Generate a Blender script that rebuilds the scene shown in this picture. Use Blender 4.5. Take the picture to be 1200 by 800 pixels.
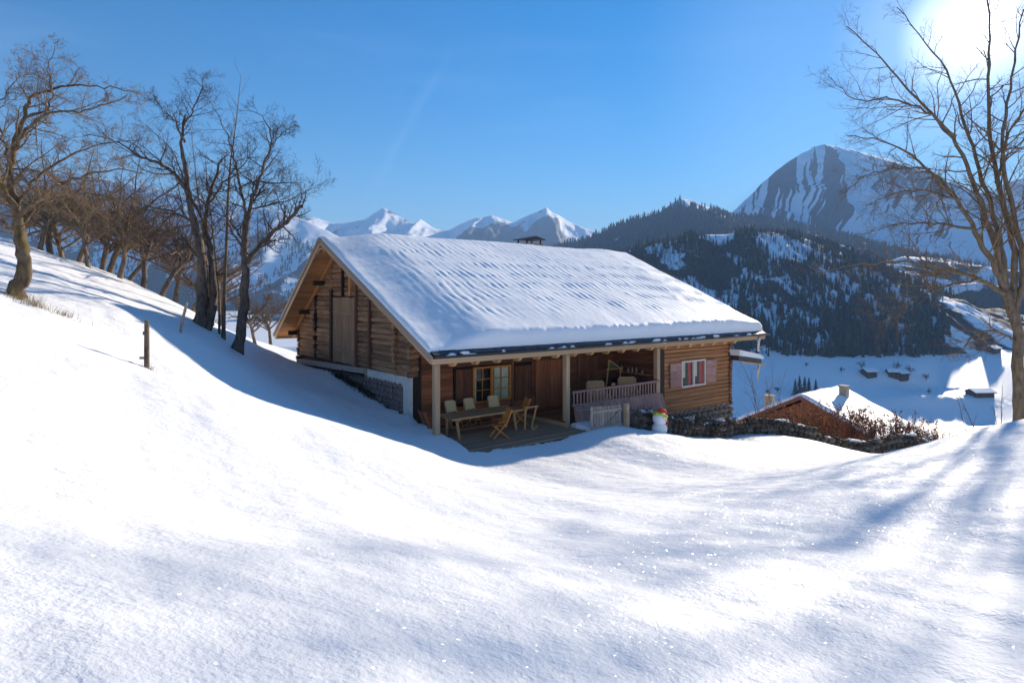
import bpy, math, random
import numpy as np
from mathutils import Vector, Matrix

R = math.radians
random.seed(7)
rng = np.random.default_rng(11)
sc = bpy.context.scene
for o in list(bpy.data.objects):
    bpy.data.objects.remove(o)
COL = sc.collection

# ------------------------------------------------------------------ camera
F, HZ = 710.0, 350.0                     # focal length and horizon row, in photo pixels (1200 x 800)
cam = bpy.data.cameras.new('camera')
cam.sensor_width = 36.0
cam.lens = 36.0 * F / 1200.0
cam.shift_y = -(400.0 - HZ) / 1200.0     # eye level lies above the middle of the picture
cam.clip_start, cam.clip_end = 0.1, 40000
cam_o = bpy.data.objects.new('camera', cam)
cam_o.rotation_euler = (R(90), 0, 0)
COL.objects.link(cam_o)
sc.camera = cam_o

# ------------------------------------------------------------------ sky, sun, exposure
SUN_AZ, SUN_EL = R(37.6), R(19.4)
SUN = Vector((math.sin(SUN_AZ) * math.cos(SUN_EL), math.cos(SUN_AZ) * math.cos(SUN_EL), math.sin(SUN_EL)))
world = bpy.data.worlds.new('World')
sc.world = world
world.use_nodes = True
wn, wl = world.node_tree.nodes, world.node_tree.links
wn.clear()
w_out = wn.new('ShaderNodeOutputWorld')
w_bg = wn.new('ShaderNodeBackground')
w_bg.inputs['Strength'].default_value = 0.074
sky = wn.new('ShaderNodeTexSky')
sky.sky_type = 'NISHITA'
sky.sun_disc = False
sky.sun_elevation, sky.sun_rotation = SUN_EL, SUN_AZ
sky.altitude, sky.air_density, sky.dust_density, sky.ozone_density = 1100, 1.25, 0.0, 4.0
hsv = wn.new('ShaderNodeHueSaturation')
hsv.inputs['Saturation'].default_value = 1.36
hsv.inputs['Value'].default_value = 1.0
hsv.inputs['Hue'].default_value = 0.503
wl.new(sky.outputs[0], hsv.inputs['Color'])
tc = wn.new('ShaderNodeTexCoord')
# the glare of the sun itself, low over the valley
dot = wn.new('ShaderNodeVectorMath'); dot.operation = 'DOT_PRODUCT'
nrm = wn.new('ShaderNodeVectorMath'); nrm.operation = 'NORMALIZE'
wl.new(tc.outputs['Generated'], nrm.inputs[0]); wl.new(nrm.outputs[0], dot.inputs[0]); dot.inputs[1].default_value = SUN
def wmap(a, b, lo, hi, interp='SMOOTHSTEP'):
    m = wn.new('ShaderNodeMapRange'); m.interpolation_type = interp
    m.inputs['From Min'].default_value = a; m.inputs['From Max'].default_value = b
    m.inputs['To Min'].default_value = lo; m.inputs['To Max'].default_value = hi
    wl.new(dot.outputs['Value'], m.inputs['Value']); return m.outputs['Result']
def wmath(op, a, b):
    m = wn.new('ShaderNodeMath'); m.operation = op
    for i, q in enumerate((a, b)):
        if isinstance(q, (int, float)): m.inputs[i].default_value = q
        else: wl.new(q, m.inputs[i])
    return m.outputs[0]
glare = wmath('ADD', wmath('ADD', wmap(math.cos(R(2.6)), 1.0, 0, 20), wmap(math.cos(R(5.2)), 1.0, 0, 7.0)), wmath('ADD', wmap(math.cos(R(10)), 1.0, 0, 1.8), wmap(math.cos(R(26)), 1.0, 0, 0.9)))
# thin high cloud, stretched, faint
mp = wn.new('ShaderNodeMapping'); mp.inputs['Rotation'].default_value = (0.5, 0.35, 0.9); mp.inputs['Scale'].default_value = (1.2, 4.0, 9.0)
wl.new(nrm.outputs[0], mp.inputs[0])
nz = wn.new('ShaderNodeTexNoise'); nz.inputs['Scale'].default_value = 1.3; nz.inputs['Detail'].default_value = 6; nz.inputs['Roughness'].default_value = 0.55
wl.new(mp.outputs[0], nz.inputs['Vector'])
mr = wn.new('ShaderNodeMapRange'); mr.interpolation_type = 'SMOOTHSTEP'
mr.inputs['From Min'].default_value = 0.52; mr.inputs['From Max'].default_value = 0.86; mr.inputs['To Max'].default_value = 0.5
wl.new(nz.outputs['Fac'], mr.inputs['Value'])
cloud = wmath('MULTIPLY', mr.outputs['Result'], 1.0)
# old contrail: a thin ragged streak high in the sky
d0 = Vector(((437 - 600) / F, 1, (HZ - 220) / F)).normalized(); d1 = Vector(((520 - 600) / F, 1, (HZ - 70) / F)).normalized()
cn = d0.cross(d1).normalized(); cm = (d0 + d1).normalized()
cd = wn.new('ShaderNodeVectorMath'); cd.operation = 'DOT_PRODUCT'; cd.inputs[1].default_value = cn
cw = wn.new('ShaderNodeTexNoise'); cw.inputs['Scale'].default_value = 14.0; cw.inputs['Detail'].default_value = 4
wl.new(nrm.outputs[0], cw.inputs['Vector'])
cadd = wn.new('ShaderNodeVectorMath'); cadd.operation = 'ADD'
cms = wn.new('ShaderNodeVectorMath'); cms.operation = 'SCALE'; cms.inputs['Scale'].default_value = 0.02
wl.new(cw.outputs['Color'], cms.inputs[0]); wl.new(nrm.outputs[0], cadd.inputs[0]); wl.new(cms.outputs[0], cadd.inputs[1])
wl.new(cadd.outputs[0], cd.inputs[0])
cdist = wmath('ABSOLUTE', wmath('ADD', cd.outputs['Value'], -0.008), 0)
cm1 = wn.new('ShaderNodeMapRange'); cm1.interpolation_type = 'SMOOTHSTEP'
cm1.inputs['From Min'].default_value = 0.012; cm1.inputs['From Max'].default_value = 0.0; wl.new(cdist, cm1.inputs['Value'])
ca = wn.new('ShaderNodeVectorMath'); ca.operation = 'DOT_PRODUCT'; ca.inputs[1].default_value = cm; wl.new(nrm.outputs[0], ca.inputs[0])
cm2 = wn.new('ShaderNodeMapRange'); cm2.interpolation_type = 'SMOOTHSTEP'
cm2.inputs['From Min'].default_value = math.cos(R(9)); cm2.inputs['From Max'].default_value = math.cos(R(3)); wl.new(ca.outputs['Value'], cm2.inputs['Value'])
trail = wmath('MULTIPLY', wmath('MULTIPLY', cm1.outputs['Result'], cm2.outputs['Result']), wmath('MULTIPLY', cw.outputs['Fac'], 0.4))
extra = wmath('ADD', wmath('ADD', glare, cloud), trail)
ex = wn.new('ShaderNodeVectorMath'); ex.operation = 'SCALE'; ex.inputs[0].default_value = (1.0, 0.98, 0.95); wl.new(extra, ex.inputs['Scale'])
sm = wn.new('ShaderNodeVectorMath'); sm.operation = 'ADD'
wl.new(hsv.outputs[0], sm.inputs[0]); wl.new(ex.outputs[0], sm.inputs[1])
wl.new(sm.outputs[0], w_bg.inputs['Color'])
wl.new(w_bg.outputs[0], w_out.inputs['Surface'])

sun = bpy.data.lights.new('sun', 'SUN')
sun.energy, sun.angle, sun.color = 5.0, R(1.1), (1.0, 0.87, 0.70)
sun_o = bpy.data.objects.new('sun', sun)
sun_o.rotation_euler = SUN.to_track_quat('Z', 'Y').to_euler()
COL.objects.link(sun_o)

vs = sc.view_settings
vs.view_transform, vs.look, vs.gamma, vs.use_curve_mapping = 'Standard', 'None', 1.0, False
vs.exposure = 1.08
sc.cycles.use_denoising = True
sc.cycles.max_bounces, sc.cycles.diffuse_bounces, sc.cycles.glossy_bounces = 8, 4, 3
sc.cycles.transparent_max_bounces, sc.cycles.volume_bounces = 8, 0
sc.cycles.sample_clamp_indirect = 6.0

# ------------------------------------------------------------------ helpers
def tag(o, label=None, cat=None, group=None, kind=None):
    for k, q in (('label', label), ('category', cat), ('group', group), ('kind', kind)):
        if q: o[k] = q
    return o

def link(name, data, parent=None, loc=None):
    o = bpy.data.objects.new(name, data)
    COL.objects.link(o)
    if parent is not None: o.parent = parent
    if loc is not None: o.location = loc
    return o

def empty(name, loc=(0, 0, 0), rz=0.0):
    o = link(name, None, None, loc); o.rotation_euler = (0, 0, rz); o.empty_display_size = 0.3
    return o

def np_mesh(name, V, faces, mat=None, smooth=False):
    """V (n,3); faces: list of int arrays (m,k) with k = 3 or 4"""
    me = bpy.data.meshes.new(name)
    V = np.asarray(V, dtype=np.float32)
    me.vertices.add(len(V)); me.vertices.foreach_set('co', V.ravel())
    faces = [np.asarray(f, dtype=np.int32) for f in faces if len(f)]
    nl = sum(f.size for f in faces); nf = sum(len(f) for f in faces)
    me.loops.add(nl); me.polygons.add(nf)
    me.loops.foreach_set('vertex_index', np.concatenate([f.ravel() for f in faces]))
    tot = np.concatenate([np.full(len(f), f.shape[1], dtype=np.int32) for f in faces])
    st = np.concatenate([[0], np.cumsum(tot)[:-1]]).astype(np.int32)
    me.polygons.foreach_set('loop_start', st); me.polygons.foreach_set('loop_total', tot)
    if smooth: me.polygons.foreach_set('use_smooth', np.ones(nf, dtype=bool))
    me.update(calc_edges=True); me.validate()
    if mat: me.materials.append(mat)
    return me

def grid_faces(nr, nc, wrap=False):
    i = np.arange(nr - 1)[:, None]; j = np.arange(nc if wrap else nc - 1)[None, :]
    a = i * nc + j; b = i * nc + (j + 1) % nc
    return np.stack([a, b, b + nc, a + nc], -1).reshape(-1, 4)

class MB:
    """collects boxes, prisms and revolved shapes into one mesh"""
    def __init__(self): self.v, self.f = [], []
    def add(self, vs_, fs): n = len(self.v); self.v += [tuple(p) for p in vs_]; self.f += [tuple(n + i for i in f) for f in fs]; return self
    def box(self, lo, hi):
        (a, b, c), (d, e, g) = lo, hi
        return self.add([(a, b, c), (d, b, c), (d, e, c), (a, e, c), (a, b, g), (d, b, g), (d, e, g), (a, e, g)],
                        [(0, 3, 2, 1), (4, 5, 6, 7), (0, 1, 5, 4), (1, 2, 6, 5), (2, 3, 7, 6), (3, 0, 4, 7)])
    def bar(self, a, b, w, h, up=(0, 0, 1)):
        a, b = Vector(a), Vector(b); x = (b - a).normalized(); z = Vector(up); z = (z - x * z.dot(x)).normalized(); y = z.cross(x)
        P = []
        for p in (a, b):
            for s, t in ((-1, -1), (1, -1), (1, 1), (-1, 1)): P.append(p + y * (s * w / 2) + z * (t * h / 2))
        return self.add(P, [(0, 3, 2, 1), (4, 5, 6, 7), (0, 1, 5, 4), (1, 2, 6, 5), (2, 3, 7, 6), (3, 0, 4, 7)])
    def prism(self, pts, lo, hi, axis=0):
        """polygon pts (two other axes) extruded along axis"""
        n = len(pts); P = []
        for q in (lo, hi):
            for (s, t) in pts:
                P.append((q, s, t) if axis == 0 else ((s, q, t) if axis == 1 else (s, t, q)))
        return self.add(P, [tuple(range(n))[::-1], tuple(range(n, 2 * n))] + [(i, (i + 1) % n, n + (i + 1) % n, n + i) for i in range(n)])
    def lathe(self, prof, c=(0, 0, 0), n=14, jit=0.0, sx=1, sy=1):
        P = []
        for (r, z) in prof:
            for k in range(n):
                a = 2 * math.pi * k / n; q = r * (1 + random.uniform(-jit, jit))
                P.append((c[0] + q * math.cos(a) * sx, c[1] + q * math.sin(a) * sy, c[2] + z))
        fs = [(i * n + k, i * n + (k + 1) % n, (i + 1) * n + (k + 1) % n, (i + 1) * n + k) for i in range(len(prof) - 1) for k in range(n)]
        fs += [tuple(range(n))[::-1], tuple(range((len(prof) - 1) * n, len(prof) * n))]
        return self.add(P, fs)
    def tube(self, pts, r, n=6):
        pts = [Vector(p) for p in pts]; P = []
        for i, p in enumerate(pts):
            d = (pts[min(i + 1, len(pts) - 1)] - pts[max(i - 1, 0)]).normalized()
            u = d.cross(Vector((0.31, 0.17, 0.93))).normalized(); w = d.cross(u); rr = r[i] if isinstance(r, (list, tuple)) else r
            for k in range(n):
                a = 2 * math.pi * k / n; P.append(p + (u * math.cos(a) + w * math.sin(a)) * rr)
        m = len(pts)
        return self.add(P, [(i * n + k, i * n + (k + 1) % n, (i + 1) * n + (k + 1) % n, (i + 1) * n + k) for i in range(m - 1) for k in range(n)] + [tuple(range(n))[::-1], tuple(range((m - 1) * n, m * n))])
    def build(self, name, mat, parent=None, smooth=False, loc=None):
        me = bpy.data.meshes.new(name); me.from_pydata(self.v, [], self.f)
        if smooth: me.polygons.foreach_set('use_smooth', [True] * len(me.polygons))
        import bmesh
        bm = bmesh.new(); bm.from_mesh(me); bmesh.ops.recalc_face_normals(bm, faces=bm.faces); bm.to_mesh(me); bm.free()
        me.materials.append(mat)
        return link(name, me, parent, loc)

# value noise on a hashed lattice
def vn(x, y, seed=0):
    x = np.asarray(x, float); y = np.asarray(y, float)
    xi = np.floor(x).astype(np.int64); yi = np.floor(y).astype(np.int64); fx = x - xi; fy = y - yi
    def h(a, b):
        n = (a * 374761393 + b * 668265263 + seed * 974634777) & 0xFFFFFFFF
        n = ((n ^ (n >> 13)) * 1274126177) & 0xFFFFFFFF
        n = ((n ^ (n >> 16)) * 2246822519) & 0xFFFFFFFF
        return ((n ^ (n >> 15)) & 0xFFFF) / 65535.0
    sx = fx * fx * fx * (fx * (fx * 6 - 15) + 10); sy = fy * fy * fy * (fy * (fy * 6 - 15) + 10)
    return (h(xi, yi) * (1 - sx) + h(xi + 1, yi) * sx) * (1 - sy) + (h(xi, yi + 1) * (1 - sx) + h(xi + 1, yi + 1) * sx) * sy
def fbm(x, y, seed=0, octv=4, gain=0.5):
    a, t, n = 1.0, 0.0, 0.0
    for k in range(octv):
        t = t + a * vn(x * 2 ** k + 17.3 * k, y * 2 ** k - 9.1 * k, seed + k); n += a; a *= gain
    return t / n
def sstep(a, b, x):
    t = np.clip((np.asarray(x, float) - a) / (b - a), 0, 1); return t * t * (3 - 2 * t)

# ------------------------------------------------------------------ materials
class NT:
    def __init__(self, name):
        self.m = bpy.data.materials.new(name); self.m.use_nodes = True
        self.n, self.l = self.m.node_tree.nodes, self.m.node_tree.links
        self.b = self.n['Principled BSDF']; self.out = self.n['Material Output']
    def node(self, t, **kw):
        q = self.n.new(t)
        for k, v in kw.items():
            if k in q.inputs: q.inputs[k].default_value = v
            else: setattr(q, k, v)
        return q
    def set(self, k, v):
        if isinstance(v, bpy.types.NodeSocket): self.l.new(v, self.b.inputs[k])
        else: self.b.inputs[k].default_value = v
    def coord(self, kind='Object', scale=(1, 1, 1), rnd=False):
        t = self.node('ShaderNodeTexCoord'); v = t.outputs[kind]
        if rnd:
            oi = self.node('ShaderNodeObjectInfo'); s = self.node('ShaderNodeVectorMath', operation='MULTIPLY_ADD')
            cb = self.node('ShaderNodeCombineXYZ')
            for i, k in enumerate((37.0, 91.0, 53.0)):
                mm = self.node('ShaderNodeMath', operation='MULTIPLY'); mm.inputs[1].default_value = k
                self.l.new(oi.outputs['Random'], mm.inputs[0]); self.l.new(mm.outputs[0], cb.inputs[i])
            a = self.node('ShaderNodeVectorMath', operation='ADD'); self.l.new(v, a.inputs[0]); self.l.new(cb.outputs[0], a.inputs[1]); v = a.outputs[0]
        m = self.node('ShaderNodeMapping'); m.inputs['Scale'].default_value = scale; self.l.new(v, m.inputs[0])
        return m.outputs[0]
    def noise(self, vec, scale, detail=4, rough=0.55, out='Fac'):
        q = self.node('ShaderNodeTexNoise', Scale=scale, Detail=detail, Roughness=rough); self.l.new(vec, q.inputs['Vector']); return q.outputs[out]
    def ramp(self, fac, stops):
        q = self.node('ShaderNodeValToRGB'); e = q.color_ramp.elements
        while len(e) < len(stops): e.new(0.5)
        for k, (p, c) in enumerate(stops):
            e[k].position = p; e[k].color = (*c, 1) if len(c) == 3 else c
        self.l.new(fac, q.inputs[0]); return q.outputs[0]
    def mix(self, fac, a, b, mode='MIX'):
        q = self.node('ShaderNodeMix', data_type='RGBA', blend_type=mode)
        for i, v in ((0, fac), (6, a), (7, b)):
            if isinstance(v, bpy.types.NodeSocket): self.l.new(v, q.inputs[i])
            else: q.inputs[i].default_value = (*v, 1) if isinstance(v, tuple) and len(v) == 3 else v
        return q.outputs[2]
    def math(self, op, a, b=0.0):
        q = self.node('ShaderNodeMath', operation=op)
        for i, v in ((0, a), (1, b)):
            if isinstance(v, bpy.types.NodeSocket): self.l.new(v, q.inputs[i])
            else: q.inputs[i].default_value = v
        return q.outputs[0]
    def bump(self, h, strength=0.3, dist=0.02, normal=None):
        q = self.node('ShaderNodeBump'); q.inputs['Strength'].default_value = strength; q.inputs['Distance'].default_value = dist
        self.l.new(h, q.inputs['Height'])
        if normal is not None: self.l.new(normal, q.inputs['Normal'])
        self.l.new(q.outputs[0], self.b.inputs['Normal']); return q.outputs[0]

def wood(name, c1, c2, c3, rough=0.75, grain=(1.2, 9, 9), var=0.35, knots=True):
    """weathered timber, grain along local X; every piece gets its own tone and grain"""
    t = NT(name); v = t.coord('Object', grain, rnd=True)
    n1 = t.noise(v, 2.2, 6, 0.62); n2 = t.noise(t.coord('Object', (2.2, 2.2, 2.2), rnd=True), 1.0, 3, 0.5)
    col = t.ramp(n1, [(0.30, c3), (0.48, c1), (0.70, c2)])
    col = t.mix(t.ramp(n2, [(0.35, (0, 0, 0)), (0.75, (0.6, 0.6, 0.6))]), col, c3)
    oi = t.node('ShaderNodeObjectInfo')
    k = t.node('ShaderNodeMapRange'); k.inputs['To Min'].default_value = 1 - var; k.inputs['To Max'].default_value = 1 + var; t.l.new(oi.outputs['Random'], k.inputs['Value'])
    h = t.node('ShaderNodeHueSaturation'); t.l.new(k.outputs[0], h.inputs['Value']); t.l.new(col, h.inputs['Color'])
    t.set('Base Color', h.outputs[0]); t.set('Roughness', rough); t.set('Specular IOR Level', 0.25)
    t.bump(n1, 0.6, 0.02)
    return t.m

def plain(name, c, rough=0.6, var=0.12, scale=6.0, metal=0.0, bump=0.15, spec=0.4):
    t = NT(name); v = t.coord('Object'); n = t.noise(v, scale, 5, 0.6)
    d = tuple(max(0, q * (1 - var * 2)) for q in c); e = tuple(min(1, q * (1 + var)) for q in c)
    t.set('Base Color', t.ramp(n, [(0.3, d), (0.65, e)])); t.set('Roughness', rough); t.set('Metallic', metal); t.set('Specular IOR Level', spec)
    if bump: t.bump(n, bump, 0.02)
    return t.m

def snow_mat(name, fine=1.0, sparkle=True, tint=(0.83, 0.835, 0.84)):
    t = NT(name); v = t.coord('Object')
    n1 = t.noise(v, 26.0, 4, 0.62); n2 = t.noise(v, 5.5, 3, 0.55)
    vd = t.coord('Object', (1.0, 2.6, 1.0)); n3 = t.noise(vd, 1.1, 3, 0.5)
    h = t.math('ADD', t.math('MULTIPLY', n1, 0.011 * fine), t.math('ADD', t.math('MULTIPLY', n2, 0.024 * fine), t.math('MULTIPLY', n3, 0.03 * fine)))
    q = t.node('ShaderNodeBump'); q.inputs['Strength'].default_value = 1.0; q.inputs['Distance'].default_value = 1.0
    t.l.new(h, q.inputs['Height']); t.l.new(q.outputs[0], t.b.inputs['Normal'])
    t.set('Base Color', t.mix(n2, tint, tuple(min(1, c * 1.03) for c in tint))); t.set('Roughness', 0.55); t.set('Specular IOR Level', 0.25)
    if sparkle:
        vo = t.node('ShaderNodeTexVoronoi'); vo.inputs['Scale'].default_value = 70.0; t.l.new(v, vo.inputs['Vector'])
        s = t.node('ShaderNodeVectorMath', operation='SUBTRACT'); s.inputs[1].default_value = (0.5, 0.5, 0.5); t.l.new(vo.outputs['Color'], s.inputs[0])
        g = t.node('ShaderNodeNewGeometry'); a = t.node('ShaderNodeVectorMath', operation='MULTIPLY_ADD'); a.inputs[1].default_value = (1.5, 1.5, 1.5)
        t.l.new(s.outputs[0], a.inputs[0]); t.l.new(g.outputs['Normal'], a.inputs[2])
        nn = t.node('ShaderNodeVectorMath', operation='NORMALIZE'); t.l.new(a.outputs[0], nn.inputs[0])
        gl = t.node('ShaderNodeBsdfGlossy'); gl.inputs['Roughness'].default_value = 0.13; t.l.new(nn.outputs[0], gl.inputs['Normal'])
        mx = t.node('ShaderNodeMixShader'); mx.inputs[0].default_value = 0.014
        t.l.new(t.b.outputs[0], mx.inputs[1]); t.l.new(gl.outputs[0], mx.inputs[2]); t.l.new(mx.outputs[0], t.out.inputs['Surface'])
    return t.m

def glass(name, tint=(0.9, 0.95, 0.95)):
    t = NT(name)
    fr = t.node('ShaderNodeLayerWeight'); fr.inputs['Blend'].default_value = 0.5
    tr = t.node('ShaderNodeBsdfTransparent'); tr.inputs['Color'].default_value = (*tint, 1)
    gl = t.node('ShaderNodeBsdfGlossy'); gl.inputs['Roughness'].default_value = 0.03
    mx = t.node('ShaderNodeMixShader'); t.l.new(t.math('ADD', t.math('MULTIPLY', t.math('POWER', fr.outputs['Facing'], 4.0), 0.45), 0.02), mx.inputs[0]); t.l.new(tr.outputs[0], mx.inputs[1]); t.l.new(gl.outputs[0], mx.inputs[2])
    t.l.new(mx.outputs[0], t.out.inputs['Surface'])
    return t.m

def bark(name, c1, c2, moss=None):
    t = NT(name); v = t.coord('Object', (1, 1, 0.35)); n = t.noise(v, 9, 6, 0.65)
    col = t.ramp(n, [(0.32, c1), (0.66, c2)])
    if moss:
        m = t.noise(t.coord('Object'), 1.6, 4, 0.6); col = t.mix(t.ramp(m, [(0.5, (0, 0, 0)), (0.68, (0.8, 0.8, 0.8))]), col, moss)
    t.set('Base Color', col); t.set('Roughness', 0.9); t.set('Specular IOR Level', 0.15); t.bump(n, 0.8, 0.03)
    return t.m

M = {}
M['snow'] = snow_mat('snow_ground')
M['snow_roof'] = snow_mat('snow_roof', 0.35, False, (0.89, 0.89, 0.89))
M['snow_small'] = snow_mat('snow_lumps', 0.5, False)
M['log_old'] = wood('old_logs', (0.36, 0.19, 0.09), (0.56, 0.34, 0.19), (0.085, 0.04, 0.02), 0.8, var=0.35)
M['log_gold'] = wood('golden_logs', (0.46, 0.215, 0.088), (0.60, 0.33, 0.155), (0.15, 0.062, 0.026), 0.75, var=0.22)
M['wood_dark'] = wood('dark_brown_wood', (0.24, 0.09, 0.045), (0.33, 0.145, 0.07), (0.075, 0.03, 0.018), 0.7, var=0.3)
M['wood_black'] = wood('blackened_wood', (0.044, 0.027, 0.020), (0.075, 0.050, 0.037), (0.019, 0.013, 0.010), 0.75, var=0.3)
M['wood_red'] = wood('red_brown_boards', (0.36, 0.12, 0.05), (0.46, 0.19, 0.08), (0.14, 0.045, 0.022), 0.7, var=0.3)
M['wood_soffit'] = wood('soffit_boards', (0.68, 0.30, 0.10), (0.78, 0.40, 0.16), (0.40, 0.15, 0.05), 0.65, var=0.22)
M['wood_pale'] = wood('pale_timber', (0.55, 0.375, 0.225), (0.66, 0.48, 0.31), (0.34, 0.21, 0.12), 0.7, var=0.12)
M['wood_grey'] = wood('grey_timber', (0.413, 0.338, 0.275), (0.550, 0.475, 0.400), (0.213, 0.163, 0.125), 0.85, var=0.2)
M['wood_mauve'] = wood('mauve_brown_boards', (0.44, 0.25, 0.21), (0.54, 0.33, 0.28), (0.25, 0.13, 0.1), 0.75, var=0.16)
M['wood_deck'] = wood('deck_boards', (0.44, 0.26, 0.16), (0.55, 0.36, 0.24), (0.22, 0.12, 0.07), 0.8, var=0.2)
M['wood_orange'] = wood('oiled_orange_wood', (0.66, 0.25, 0.05), (0.76, 0.34, 0.09), (0.42, 0.14, 0.025), 0.5, var=0.12)
M['wood_table'] = wood('table_top_wood', (0.54, 0.29, 0.14), (0.66, 0.4, 0.22), (0.28, 0.14, 0.07), 0.6, var=0.12)
M['wood_honey'] = wood('honey_wood', (0.66, 0.37, 0.15), (0.76, 0.48, 0.23), (0.42, 0.21, 0.08), 0.55, var=0.12)
M['wood_door'] = wood('barn_door_boards', (0.4, 0.235, 0.125), (0.54, 0.36, 0.22), (0.18, 0.095, 0.05), 0.8, var=0.12)
M['wood_house2'] = wood('orange_chalet_boards', (0.500, 0.169, 0.056), (0.600, 0.237, 0.088), (0.275, 0.088, 0.031), 0.7, var=0.2)
M['plaster'] = plain('white_plaster', (0.72, 0.66, 0.58), 0.85, 0.07, 3)
M['slate'] = plain('dark_slate', (0.035, 0.04, 0.055), 0.5, 0.2, 9)
M['metal'] = plain('dark_gutter_metal', (0.05, 0.055, 0.07), 0.4, 0.15, 8, 0.5)
M['zinc'] = plain('zinc_pipe', (0.5, 0.48, 0.46), 0.45, 0.1, 8, 0.4)
M['stone'] = plain('field_stone', (0.20, 0.165, 0.135), 0.9, 0.35, 7, bump=0.6)
M['stone_pink'] = plain('mauve_stone', (0.27, 0.19, 0.165), 0.9, 0.3, 7, bump=0.6)
M['mortar'] = plain('mortar', (0.16, 0.13, 0.10), 0.95, 0.3, 9)
M['dark'] = plain('dark_interior', (0.02, 0.014, 0.011), 0.9, 0.2, 3)  # near-black colour stands in for the shade of unlit rooms
M['curtain'] = plain('cream_curtain', (0.72, 0.62, 0.42), 0.9, 0.06, 4)
M['curtain_red'] = plain('red_curtain', (0.55, 0.035, 0.025), 0.9, 0.15, 5)
M['cushion'] = plain('cream_canvas', (0.86, 0.58, 0.29), 0.9, 0.06, 9)
M['wicker'] = plain('tan_wicker', (0.62, 0.37, 0.18), 0.8, 0.25, 40, bump=0.6)
M['white_frame'] = plain('pale_frame_paint', (0.66, 0.58, 0.52), 0.6, 0.06, 6)
M['glass'] = glass('window_glass')
M['red_cloth'] = plain('red_wool', (0.62, 0.05, 0.03), 0.9, 0.15, 30)
M['lime_cloth'] = plain('lime_wool', (0.42, 0.50, 0.03), 0.9, 0.25, 14)
M['green_cloth'] = plain('dark_green_canvas', (0.06, 0.10, 0.05), 0.9, 0.15, 14)
M['bottle'] = plain('pale_bottle', (0.55, 0.45, 0.32), 0.35, 0.15, 10)
M['white_thing'] = plain('white_enamel', (0.7, 0.66, 0.6), 0.5, 0.05, 8)
M['black_iron'] = plain('black_iron', (0.02, 0.02, 0.02), 0.5, 0.1, 8, 0.3)
M['chimney'] = plain('chimney_render', (0.30, 0.20, 0.14), 0.9, 0.2, 5)
M['chimney_grey'] = plain('pale_chimney_render', (0.42, 0.36, 0.28), 0.9, 0.15, 5)
M['bark_dark'] = bark('dark_bark', (0.045, 0.034, 0.027), (0.18, 0.14, 0.11))
M['bark_moss'] = bark('mossy_bark', (0.05, 0.032, 0.02), (0.17, 0.125, 0.09), (0.14, 0.115, 0.02))
M['bark_grey'] = bark('grey_bark', (0.11, 0.085, 0.062), (0.28, 0.22, 0.165))
M['bark_tan'] = bark('lichen_bark', (0.085, 0.062, 0.045), (0.23, 0.175, 0.125), (0.19, 0.15, 0.075))
M['twig_dark'] = bark('dark_twigs', (0.05, 0.032, 0.025), (0.12, 0.08, 0.06))
M['twig_brown'] = bark('brown_twigs', (0.10, 0.055, 0.03), (0.22, 0.135, 0.075))
M['twig_tan'] = bark('tan_twigs', (0.12, 0.08, 0.05), (0.26, 0.185, 0.115))
M['leaf_rust'] = plain('rusty_leaves', (0.28, 0.10, 0.035), 0.8, 0.35, 20, bump=0)
M['grass_dry'] = plain('dry_grass', (0.34, 0.24, 0.11), 0.9, 0.2, 6, bump=0)
M['ivy'] = plain('withered_vine', (0.05, 0.035, 0.02), 0.9, 0.3, 12, bump=0)

def needle_mat(name, c1, c2):
    t = NT(name); n = t.noise(t.coord('Object'), 0.11, 3, 0.6)
    t.set('Base Color', t.ramp(n, [(0.35, c1), (0.65, c2)])); t.set('Roughness', 0.9); t.set('Specular IOR Level', 0.1); return t.m
M['spruce'] = needle_mat('spruce_needles', (0.02, 0.036, 0.034), (0.06, 0.075, 0.055))
M['larch'] = needle_mat('bare_forest_twigs', (0.075, 0.055, 0.045), (0.14, 0.10, 0.075))

def mountain_mat(name, dark1, dark2, nscale=0.02, detail=0.45):
    """snow over rock or trees; the mesh carries a 'cover' mask of where the ground shows"""
    t = NT(name); at = t.node('ShaderNodeAttribute', attribute_name='cover')
    v = t.coord('Object', (1, 1, 0.6)); n = t.noise(v, nscale, 8, 0.7)
    f = t.math('ADD', at.outputs['Fac'], t.math('MULTIPLY', t.math('SUBTRACT', n, 0.5), detail))
    f = t.ramp(f, [(0.46, (0, 0, 0)), (0.56, (1, 1, 1))])
    n2 = t.noise(v, nscale * 4, 5, 0.6)
    col = t.mix(f, (0.90, 0.92, 0.95), t.ramp(n2, [(0.35, dark1), (0.7, dark2)]))
    t.set('Base Color', col); t.set('Roughness', 0.8); t.set('Specular IOR Level', 0.1)
    q = t.node('ShaderNodeBump'); q.inputs['Strength'].default_value = 0.6; q.inputs['Distance'].default_value = 0.25 / nscale * 0.4
    t.l.new(n, q.inputs['Height']); t.l.new(q.outputs[0], t.b.inputs['Normal'])
    return t.m

# ------------------------------------------------------------------ the place: frames of reference
TH = math.atan2(F, 900.0)                         # the chalet's long side runs this way
Lx, Ly = math.cos(TH), math.sin(TH)
D0 = 19.5
P0 = ((505 - 600) / F * D0, D0); Z0 = -4.93       # near eave corner, level of the porch deck
def to_world(u, v, z=0.0):
    return (P0[0] + u * Lx - v * Ly, P0[1] + u * Ly + v * Lx, Z0 + z)
def to_local(x, y):
    dx, dy = x - P0[0], y - P0[1]
    return dx * Lx + dy * Ly, -dx * Ly + dy * Lx
def gp(px, py, d):                                # a pixel and a distance -> a point
    return ((px - 600) / F * d, d, -(py - HZ) / F * d)

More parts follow.
